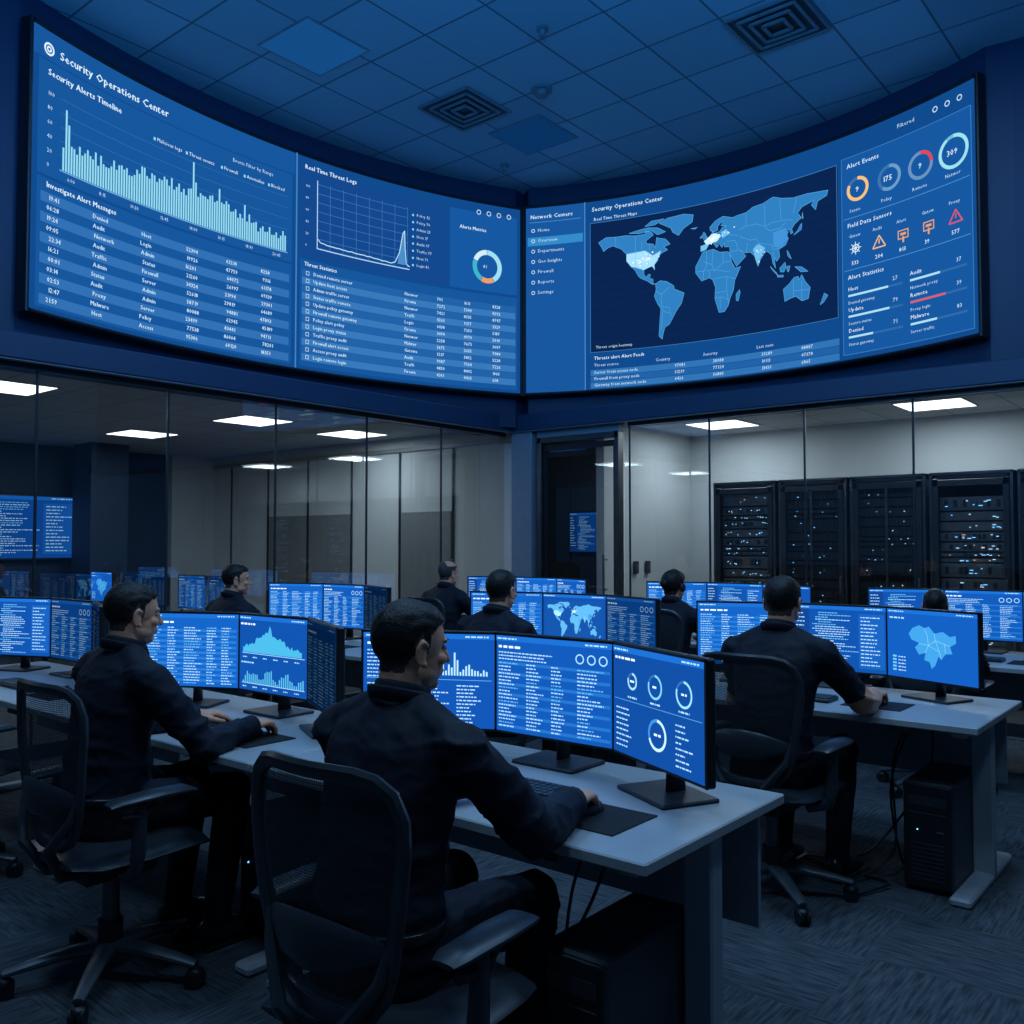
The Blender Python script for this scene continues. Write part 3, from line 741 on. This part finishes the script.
mb=MB(); mb.box((0,0,.0015),(.26,.22,.003),'pad',.001); PAD=mb.mesh('pad')
def kit(kx,ky,mx,my):
    inst(KB,'keyboard',(kx,ky,.7305)); inst(PAD,'mousepad',(mx,my,.7305)); inst(MOUSE,'computer_mouse',(mx-.03,my+.02,.7335))
kit(-1.76,2.12,-1.40,2.04); kit(-3.38,2.07,-2.94,2.04); kit(-4.9,2.05,-4.5,2.05)
kit(-1.78,4.22,-1.38,4.26); kit(-3.34,4.25,-2.98,4.25); kit(-5.5,4.25,-5.1,4.25)
kit(-1.5,6.32,-1.12,6.32); kit(-3.3,6.32,-2.9,6.32); kit(-.0,6.32,.4,6.32)
mb=MB(); mb.box((0,0,.235),(.20,.44,.44),'case',.008); mb.box((0,-.222,.235),(.185,.012,.42),'black',.004)
for i in range(9): mb.box((0,-.229,.06+i*.018),(.13,.004,.007),'case')
mb.box((0,-.229,.38),(.15,.004,.04),'case'); mb.box((0,-.229,.33),(.15,.004,.003),'alu'); mb.cyl((-.04,-.226,.26),(-.04,-.231,.26),.003,'ledb',12)
mb.box((.05,-.23,.26),(.03,.003,.008),'alu')
for x in(-.08,.08):
    for y in(-.18,.18): mb.cyl((x,y,0),(x,y,.016),.015,'black')
PC=mb.mesh('pc_tower')
for x,y in((-1.34,2.08),(-1.13,4.32),(-2.95,2.3),(-3.0,4.45)): inst(PC,'pc_tower',(x,y,0))
def cable(pts,r=.0055):
    P=[Vector(p) for p in pts]; out=[]
    for i in range(len(P)-1):
        p0=P[max(i-1,0)];p1=P[i];p2=P[i+1];p3=P[min(i+2,len(P)-1)]
        for k in range(6):
            t=k/6; out.append(.5*((2*p1)+(-p0+p2)*t+(2*p0-5*p1+4*p2-p3)*t*t+(-p0+3*p1-3*p2+p3)*t**3))
    out.append(P[-1]); mb=MB(); mb.tube(out,r,'black',6); mb.obj('power_cable')
cable([(-1.62,2.45,.68),(-1.66,2.3,.4),(-1.6,2.2,.1),(-1.5,2.3,.02),(-1.4,2.42,.1)]); cable([(-1.58,2.45,.68),(-1.56,2.3,.45),(-1.65,2.2,.15),(-1.6,2.3,.01),(-1.5,2.45,.01)])
cable([(-1.3,4.6,.68),(-1.4,4.5,.35),(-1.3,4.3,.06),(-1.3,4.5,.02),(-1.26,4.6,.1)]); cable([(-1.25,4.6,.68),(-1.25,4.55,.4),(-1.45,4.3,.05),(-1.7,4.2,.01),(-1.3,4.1,.01)])
cable([(-1.34,4.7,.68),(-1.36,4.4,.45),(-1.30,4.2,.12),(-1.42,4.0,.01),(-1.36,3.85,.01),(-1.27,4.05,.02)])

# ------------------------------------------------------------ server racks
def rack(x,y,style):
    w,d,h=.70,.9,2.12; e=empty('server_rack',(x,y,0)); mb=MB()
    for sx in(-1,1):
        mb.box((sx*(w/2-.03),0,h/2),(.06,d,h),'case',.004)
    mb.box((0,0,h-.03),(w,d,.06),'case',.004); mb.box((0,0,.05),(w,d,.1),'case'); mb.box((0,d/2-.02,h/2),(w-.1,.03,h-.1),'black')
    for sx in(-1,1): mb.box((sx*(w/2-.012),-d/2-.012,h/2),(.024,.024,h-.02),'steel')
    mb.box((0,-d/2-.012,h-.012),(w,.024,.024),'steel')
    mb.obj('cabinet',parent=e); mb=MB(); z=.16
    while z<h-.16:
        u=random.choice((.045,.045,.09,.09,.135))
        if z+u>h-.1: break
        if R()<(.92 if style!=1 else .6):
            yy=-d/2+.04; mb.box((0,yy+.25,z+u/2),(w-.14,.5,u-.010),'srv' if style in(0,3) else 'case',.003)
            for sx in(-1,1): mb.box((sx*(w/2-.085),yy-.006,z+u/2),(.015,.012,u*.7),'alu')
            nl=random.randint(4,9) if style in(0,3) else random.randint(1,3)
            if style in(0,3) and R()<.7:
                for k in range(12): mb.box((-.22+k*.04,yy-.003,z+u/2),(.028,.008,u*.5),'black' if R()<.5 else 'alu')
            for k in range(nl):
                mb.box((U(-.24,.24),yy-.008,z+u*U(.3,.7)),(U(.006,.014) if style!=3 else U(.010,.034),.006,.006),random.choice(('ledb','ledw','ledw','ledw','ledb','ledg') if style!=2 else ('ledb','ledw')))
        z+=u+.004
    mb.obj('server_units',parent=e)
    mb=MB()
    for sx in(-1,1): mb.box((sx*(w/2-.055),-d/2-.03,h/2),(.05,.02,h-.12),'black2',.003)
    for z in(.1,h-.1): mb.box((0,-d/2-.03,z),(w-.06,.02,.06),'black2',.003)
    if style in(1,2):
        for k in range(20): mb.box((-.26+k*.0272,-d/2-.03,h/2),(.006,.006,h-.2),'black2')
        mb.box((0,-d/2-.03,h/2),(.02,.02,h-.2),'steel')
    mb.box((w/2-.06,-d/2-.045,1.05),(.02,.02,.18),'alu',.004); mb.obj('rack_door',parent=e)
for i,st in enumerate((0,2,2,3,1,3,0)): rack(-4.30+i*.735,9.55,st)

# ------------------------------------------------------------ office behind left glass
e=empty('wall_television',(-12.42,5.05,1.68),0); mb=MB(); mb.box((0,0,0),(.06,1.6,.86),'black',.008); mb.box((-.045,0,0),(.04,.3,.3),'steel'); mb.obj('body',parent=e)
C=v_log(.6)
def tvfn(u,v,l): return (.032+.002*l,(u-23)/46*1.54,(v-16.2)/32.4*.80)
inst(C.mesh('tv_display',tvfn),'display',(0,0,0),parent=e)
for a,b_ in((-10.7,-9.2),(-9.2,-7.5)): desk(a,b_,4.6,5.35)
for x,v in((-10.2,'region'),(-9.55,'logd'),(-9.05,'tabled'),(-8.35,'dashm'),(-7.8,'tabled')): monitor(x,5.1,.73,0,v)
desk(-10.7,-9.0,2.3,3.0)
for x,v in((-10.1,'tabled'),(-9.5,'logd')): monitor(x,2.8,.73,0,v)
e=empty('wall_display',(-7.84,11.325,1.64)); mb=MB(); mb.box((0,0,0),(.72,.05,.62),'black',.006); mb.obj('body',parent=e)
C=v_log(.35)
inst(C.mesh('display',lambda u,v,l:((u-23)/46*.68,-.027-.002*l,(v-16.2)/32.4*.58)),'display',(0,0,0),parent=e)

# ------------------------------------------------------------ office chair
def chair_mesh():
    mb=MB()
    pts=[(0,-.22,.455),(0,-.15,.447),(0,0,.447),(0,.15,.452),(0,.23,.445),(0,.265,.425)]; rad=[(.012,.19),(.028,.235),(.03,.25),(.03,.245),(.026,.22),(.008,.18)]
    mb.add(tube_data(pts,[(a,b) for a,b in rad],20),'black2',True)
    zs=[.50,.55,.62,.70,.78,.86,.93,.975,1.0]; ws=[.12,.165,.185,.197,.212,.226,.230,.215,.165]
    def P(s,i):
        z=zs[i];x=s*ws[i]; y=-.205-.10*(z-.5)-.02*math.sin((z-.5)*6)+1.1*x*x
        return Vector((x,y,z))
    nx=12;vs=[];fs=[]
    for i in range(len(zs)):
        for j in range(nx+1): vs.append(P(-1+2*j/nx,i))
    for i in range(len(zs)-1):
        for j in range(nx): a=i*(nx+1)+j; fs.append((a,a+1,a+nx+2,a+nx+1))
    mb.add((vs,fs),'mesh',True)
    loop=[P(-1,i) for i in range(len(zs))]+[P(-1+2*j/8,len(zs)-1) for j in range(1,8)]+[P(1,i) for i in range(len(zs)-1,-1,-1)]+[P(1-2*j/6,0) for j in range(1,6)]
    for _ in range(2): loop=[(loop[k-1]+loop[k]*2+loop[(k+1)%len(loop)])/4 for k in range(len(loop))]
    mb.tube([p+Vector((0,-.004,0)) for p in loop],[(.020,.014)]*len(loop),'chairf',8,True)
    mb.add(tube_data([(-.17,-.205,.66),(-.08,-.25,.66),(0,-.262,.66),(.08,-.25,.66),(.17,-.205,.66)],[(.02,.006),(.05,.01),(.058,.012),(.05,.01),(.02,.006)],12),'chairf',True)
    for sx in(-1,1): mb.tube([(sx*.03,-.05,.38),(sx*.05,-.19,.40),(sx*.09,-.25,.50),(sx*.165,-.215,.60),(sx*.19,-.195,.70)],[.02,.02,.017,.014,.01],'chairf',8)
    for sx in(-1,1):
        mb.tube([(sx*.18,-.05,.40),(sx*.27,-.06,.43),(sx*.285,-.06,.50),(sx*.285,-.05,.64)],[.02,.022,.024,.018],'chairf',10)
        mb.tube([(sx*.285,-.12,.61),(sx*.285,-.04,.60),(sx*.285,0,.64)],[.012,.014,.012],'black',8)
        mb.add(tube_data([(sx*.28,-.16,.650),(sx*.28,-.13,.655),(sx*.28,0,.66),(sx*.27,.10,.655),(sx*.265,.135,.647)],[(.006,.03),(.015,.042),(.016,.047),(.015,.042),(.006,.03)],14),'black2',True)
    mb.box((0,-.01,.385),(.2,.26,.06),'black',.015); mb.cyl((0,0,.12),(0,0,.37),.028,'steel'); mb.cyl((0,0,.10),(0,0,.2),.04,'black')
    for k in range(5):
        a=2*math.pi*k/5+.5; c,s=math.cos(a),math.sin(a)
        mb.add(tube_data([(0,0,.115),(c*.12,s*.12,.11),(c*.24,s*.24,.09),(c*.315,s*.315,.075)],[(.024,.036),(.02,.03),(.016,.024),(.012,.018)],10),'alu',True)
        x,y=c*.31,s*.31; mb.cyl((x,y,.045),(x,y,.08),.012,'black',10)
        for q_ in(-1,1):
            ox,oy=-s*.014*q_,c*.014*q_
            mb.cyl((x+ox*.4,y+oy*.4,.03),(x+ox*1.6,y+oy*1.6,.03),.03,'black',16)
        mb.ell((x,y,.046),(.028,.028,.02),'black')
    return mb.mesh('office_chair')
CHAIR=chair_mesh()
def chair(x,y,rz=0): inst(CHAIR,'office_chair',(x,y,0),rz,split=True)

# ------------------------------------------------------------ people
def remesh(parts,vox,sm=2):
    mb=MB()
    for d in parts: mb.add(d,'black')
    me=mb.mesh('tmp'); ob=bpy.data.objects.new('tmp',me); COL.objects.link(ob)
    md=ob.modifiers.new('r','REMESH'); md.mode='VOXEL'; md.voxel_size=vox; md.adaptivity=0
    s=ob.modifiers.new('s','SMOOTH'); s.iterations=sm; s.factor=.5
    bpy.context.view_layer.update(); dg=bpy.context.evaluated_depsgraph_get(); oe=ob.evaluated_get(dg); m2=oe.to_mesh()
    vs=[v.co.copy() for v in m2.vertices]; fs=[tuple(p.vertices) for p in m2.polygons]
    oe.to_mesh_clear(); bpy.data.objects.remove(ob); bpy.data.meshes.remove(me)
    return vs,fs
def ik(S,W,l1,l2,pole):
    d=W-S; L=min(d.length,(l1+l2)*.995); u=d.normalized(); a=(l1*l1-l2*l2+L*L)/(2*L); h=math.sqrt(max(0,l1*l1-a*a))
    p=(pole-u*pole.dot(u)).normalized(); return S+u*a+p*h
def hand_parts(W,D,side,curl):
    D=Vector((D.x,D.y,0)).normalized(); X=Vector((D.y,-D.x,0))
    th=-side; Z=Vector((0,0,1)); o=W
    def P(x,y,z): return o+X*x+D*y+Z*z
    parts=[tube_data([P(0,-.03,0),P(0,0,.0),P(0,.03,.006),P(0,.065,.008),P(0,.09,.002)],[(.020,.026),(.019,.028),(.017,.036),(.016,.040),(.011,.037)],14)]
    for i,(x,L,st) in enumerate(((.030,.068,.086),(.010,.076,.09),(-.010,.071,.088),(-.029,.056,.08))):
        x*=th*1.0; sp=x*.25
        a=curl*(1+.1*i); p=P(x,st-.012,.003); pts=[p]; ang=-.1;seg=(L*.45,L*.32,L*.27); sp_=X*(sp/ .3*.1)
        for s_ in seg:
            ang-=a; p=p+(D*math.cos(ang)+Z*math.sin(ang))*s_+sp_*s_*6*.1; pts.append(p)
        parts.append(tube_data(pts,[.0092,.0088,.0080,.0066],10)); parts.append(sphere_data(pts[-1],.0066,None,10,6))
        for q_ in pts[:-1]: parts.append(sphere_data(q_,.009,None,10,6))
    t0=P(th*.022,.015,0);t1=P(th*.047,.040,-.006);t2=P(th*.054,.068,-.014);t3=P(th*.050,.090,-.020)
    parts.append(tube_data([t0,t1,t2,t3],[.0145,.0115,.0098,.0075],10)); parts.append(sphere_data(t3,.0075,None,10,6)); parts.append(sphere_data(t1,.0115,None,10,6))
    return parts
def person(x,y,yaw=0,hyaw=0,hpitch=0,rh=(.16,.50),lh=(-.14,.46),hair='hairk',short=False,female=False,hands=True,vox=.012,name='seated_man',bald=False,headset=False,lean=.0,cd=(0,0),crot=0,sc=1.0):
    mb=MB(); k=.92 if female else 1
    ly=lean; sd=Vector((x*3.1,y*2.7,0))
    prof=[(.43,0,.165,.11),(.49,0,.178,.142),(.56,-.005,.170,.140),(.63,.0,.166,.132),(.70,.004,.160,.126),(.80,.015+ly*.4,.170,.126),(.90,.03+ly*.7,.190,.126),(.98,.04+ly*.85,.202,.112),(1.03,.048+ly*.95,.180,.092),(1.065,.055+ly,.125,.074),(1.09,.06+ly,.075,.062)]
    parts=[tube_data([(0,p[1],p[0]) for p in prof],[(p[2]*k,p[3]) for p in prof],24,flat=True)]
    armw=[]
    for s in(-1,1):
        S=Vector((s*.192*k,.042+ly*.9,.995)); t=rh if s>0 else lh
        W=Vector((t[0],t[1],.782)); E=ik(S,W,.295,.265,Vector((s*.55,-.35,-.75)))
        d=W-E; W=E+d.normalized()*.262
        parts+= [sphere_data(S,(.066,.066,.062)),tube_data([S,S.lerp(E,.4),E],[.067,.061,.052],14),sphere_data(E,.052),tube_data([E,E.lerp(W,.35),W],[.052,.049,.037],14)]
        parts.append(tube_data([(s*.03,.055+ly,1.08),(s*.10*k,.05+ly,1.045),tuple(S)],[.044,.050,.058],12))
        armw.append((s,S,E,W))
        H=Vector((s*.09,.02,.545));K=Vector((s*.135,.42,.545));A=Vector((s*.13,.36,.12))
        parts+= [sphere_data(H,.092),tube_data([H,H.lerp(K,.5),K],[.093,.083,.066],16),sphere_data(K,.066),tube_data([K,K.lerp(A,.35),A,A-Vector((0,0,.04))],[.064,.062,.05,.055],14)]
    vs,fs=remesh(parts,vox,3)
    nv=[]
    for v in vs:
        c=Vector((0,.03,v.z)) if v.z>.62 else Vector((v.x*.8,v.y,.54))
        onarm=None
        for s,S,E,W in armw:
            for a_,b_ in((S,E),(E,W)):
                d=b_-a_; t_=max(0,min(1,(v-a_).dot(d)/d.length_squared)); pp_=a_+d*t_
                if (v-pp_).length<.075 and (onarm is None or (v-pp_).length<onarm[0]): onarm=((v-pp_).length,pp_,(v-E).length)
        w_=v+sd
        rg=max(0,1-2.4*abs(noise.noise(Vector((w_.x*5,w_.y*5,w_.z*11)))))**2
        rg2=max(0,1-2.6*abs(noise.noise(Vector((w_.x*11+5,w_.y*11,w_.z*20)))))**2
        amp=.009 if v.z<.80 or onarm else .0055
        if onarm and onarm[2]<.10: amp=.013
        q_=amp*rg+amp*.55*rg2+noise.noise(w_*6)*.004-.003
        if onarm and v.z>.62: c=onarm[1]
        nd=(v-c); nv.append(v+(nd.normalized()*q_ if nd.length>1e-4 else Vector()))
    vs=nv
    mi=[]; ks=mb.mi('shirt');kp=mb.mi('pants');kk=mb.mi('skin');kf=mb.mi('fade')
    for f in fs:
        c=sum((vs[i] for i in f),Vector())/len(f); m_=ks
        if c.z<.60: m_=kp
        if short and c.z<.95:
            for (s,S,E,W) in armw:
                d=(E-S); tt=(c-S).dot(d)/d.length_squared
                near=(c-(S+d*max(0,min(1,tt)))).length<.07; d2=W-E; t2=(c-E).dot(d2)/d2.length_squared; near2=(c-(E+d2*max(0,min(1,t2)))).length<.065
                if (near and tt>.8) or (near2 and t2>0.0): m_=kk
        mi.append(m_)
    mb.add((vs,fs),mi,True)
    mb.tube([(.174*k*math.cos(a*math.pi/12),.139*math.sin(a*math.pi/12)-.003,.60) for a in range(24)],[(.016,.004)]*24,'shoe',6,True)
    # shirt collar: stand + folded leaf with two points at the front
    n=24; c1=[];c2=[]
    for i in range(n):
        a=2*math.pi*i/n; ca,sa=math.cos(a),math.sin(a)
        c1.append((.062*ca,.064+ly+.064*sa,1.104-.018*sa)); c2.append((.074*ca,.060+ly+.076*sa,1.090-.022*sa-(.018*max(0,sa-.6)*2.5 if i!=6 else -.01)))
    mb.tube(c1,[(.018,.005)]*n,'shirt',8,True); mb.tube(c2,[(.017,.005)]*n,'shirt',8,True)
    for s,S,E,W in armw:
        if not short:
            d=(W-E).normalized(); mb.add(tube_data([W-d*.045,W-d*.04,W+d*.008,W+d*.012],[.036,.040,.039,.034],16),'shirt',True)
        D=(W-E); D=Vector((D.x,D.y,0)).normalized(); D=(D+Vector((0,.6,0))).normalized()
        if hands:
            hp=hand_parts(W+Vector((0,0,-.004)),D,s,.32 if s>0 else .26); hp.append(tube_data([E.lerp(W,.8),W,W+D*.02],[.027,.027,.024],12))
            mb.add(remesh(hp,.0035,2),'skin',True)
    for s in(-1,1):
        mb.add(tube_data([(s*.13,.29,.05),(s*.13,.31,.055),(s*.132,.38,.055),(s*.136,.46,.04),(s*.14,.53,.032),(s*.14,.565,.026)],[(.03,.025),(.048,.036),(.05,.041),(.036,.046),(.026,.044),(.012,.028)],14),'shoe',True)
        mb.box((s*.136,.425,.008),(.085,.27,.016),'shoe',.006)
    # head
    Hc=Vector((0,.095+ly*1.15,1.206)); Rm=Matrix.Rotation(hyaw,3,'Z')@Matrix.Rotation(hpitch,3,'X')@Matrix.Scale(.97,3)
    hp=[sphere_data((0,-.012,.022),(.0745,.094,.086),None,24,16),sphere_data((0,.022,-.038),(.0575,.064,.072),None,20,12),sphere_data((0,.056,-.090),(.026,.022,.019)),
        tube_data([(0,.080,.012),(0,.090,-.012),(0,.100,-.030)],[.008,.009,.0115],10),sphere_data((0,.098,-.033),(.014,.011,.009)),sphere_data((0,.072,.018),(.050,.015,.009)),
        sphere_data((0,.080,-.058),(.024,.009,.005)),sphere_data((0,.078,-.067),(.020,.010,.006)),
        sphere_data((.036,.058,-.026),(.022,.022,.018)),sphere_data((-.036,.058,-.026),(.022,.022,.018)),
        sphere_data((.043,.012,-.064),(.018,.042,.022)),sphere_data((-.043,.012,-.064),(.018,.042,.022))]
    for s in(-1,1):
        rot=Matrix.Rotation(s*.30,3,'Z')
        hp.append(sphere_data((s*.075,-.008,-.014),(.006,.014,.024),rot))
        rim=[Vector((s*(.080+.003*math.sin(a)),-.010-.017*math.cos(a)*.9,-.012+.028*math.sin(a))) for a in [math.pi*(-.45+1.25*t/8) for t in range(9)]]
        hp.append(tube_data(rim,.0055,8)); hp.append(sphere_data((s*.076,-.001,-.038),(.007,.008,.010)))
    Ri=Rm.inverted(); nb=Ri@(Vector((0,.058+ly,1.05))-Hc)
    hp.append(tube_data([nb,nb.lerp(Vector((0,-.024,-.055)),.6),(0,-.022,-.03)],[.061,.057,.057],16))
    vs,fs=remesh(hp,.0045,2)
    def ishair(p):
        if bald and p.z>.06 and p.y>-.06: return 0
        if abs(p.x)>.0765 and -.048<p.z<.024 and p.y>-.036: return 0
        if p.y>.040: lim=.058
        elif p.y>.012: lim=.030+(p.y-.012)*1.0
        elif p.y>-.005: lim=-.012
        elif p.y>-.045: lim=.018-(-.005-p.y)*1.7
        else: lim=-.058
        lim+=.004*noise.noise(p*50)
        if p.z<=lim: return 0
        if p.y<.035 and p.z<lim+.034 and not female and p.z<.045: return 2
        return 1
    hv=[ishair(v) for v in vs]
    vs2=[]
    for v,h in zip(vs,hv):
        if h:
            d=(v-Vector((0,-.01,.0))).normalized()
            th=.002+.008*max(0,min(1,(v.z-.0)/.08))+(.003 if v.y>.03 else 0)+.002*noise.noise(Vector((v.x*90,v.y*30,v.z*60)))
            if h==2: th=.001
            if female: th+=.008
            v=v+d*th
        vs2.append(v)
    kh=mb.mi(hair); mi=[]
    for f in fs:
        a1=sum(hv[i]==1 for i in f);a2=sum(hv[i]==2 for i in f)
        mi.append(kh if a1>=2 else kf if a1+a2>=2 else kk)
    V=[Hc+Rm@v for v in vs2]; mb.add((V,fs),mi,True)
    for s in(-1,1):
        mb.add(([Hc+Rm@v for v in sphere_data((s*.030,.072,.0),(.0115,.0095,.0062))[0]],sphere_data((0,0,0),1)[1]),'eye',True)
        mb.add(([Hc+Rm@v for v in sphere_data((s*.030,.0798,.0),(.0048,.0025,.0048))[0]],sphere_data((0,0,0),1)[1]),'iris',True)
        d=tube_data([(s*.014,.083,.017),(s*.032,.082,.021),(s*.048,.070,.018)],[.0025,.0032,.002],6); mb.add(([Hc+Rm@v for v in d[0]],d[1]),hair,True)
    if female:
        d=sphere_data((0,-.115,.02),(.035,.032,.035)); mb.add(([Hc+Rm@v for v in d[0]],d[1]),hair,True)
    if headset:
        d=tube_data([(.088*math.cos(t*math.pi/12),-.005,.02+.105*math.sin(t*math.pi/12)) for t in range(13)],.007,8); mb.add(([Hc+Rm@v for v in d[0]],d[1]),'black',True)
        for s in(-1,1):
            d=sphere_data((s*.09,-.005,-.01),(.016,.03,.034)); mb.add(([Hc+Rm@v for v in d[0]],d[1]),'black',True)
    me=mb.mesh(name); o=inst(me,name,(x,y,0),yaw); o.scale=(sc,sc,sc)
    chair(x+cd[0],y+cd[1],yaw+crot)
    return o
rad=math.radians
person(-1.60,1.46,rad(2),hyaw=rad(-20),hpitch=rad(-4),rh=(.20,.50),lh=(-.14,.47),vox=.0085,lean=.01,cd=(.08,-.02))
person(-3.12,1.58,rad(0),hyaw=rad(-10),hpitch=rad(-4),rh=(.20,.45),lh=(-.14,.44),vox=.0095,lean=.0,cd=(.09,-.02))
person(-1.63,3.68,rad(-2),hyaw=rad(4),hpitch=rad(-2),rh=(.24,.52),lh=(-.14,.46),vox=.010,short=True,lean=.03)
person(-3.20,3.68,0,hyaw=rad(4),vox=.013,lean=.02)
person(-5.62,3.68,0,hyaw=rad(-30),vox=.014)
person(-5.50,5.72,0,hyaw=rad(-10),hair='hairb',bald=True,vox=.014)
person(-3.30,5.74,0,hyaw=rad(-12),name='seated_woman',female=True,headset=True,vox=.014,sc=.96)
person(-1.56,5.80,0,hyaw=rad(10),hair='hairk',vox=.014,sc=.90)
chair(-4.5,1.55,rad(15)); chair(-.2,5.6,rad(-10)); chair(-9.8,4.3,0)

# ------------------------------------------------------------ world, camera
w=bpy.data.worlds.new('world'); scene.world=w; w.use_nodes=True
bg=w.node_tree.nodes['Background']; bg.inputs[0].default_value=(.030,.11,.27,1); bg.inputs[1].default_value=.22
cam=bpy.data.cameras.new('camera'); cam.lens=32.34; cam.sensor_width=36; co=bpy.data.objects.new('camera',cam); COL.objects.link(co)
co.location=(0,0,1.45); co.rotation_euler=Vector((-.636,.7716,.0358)).to_track_quat('-Z','Y').to_euler()
cam.clip_start=.05; scene.camera=co
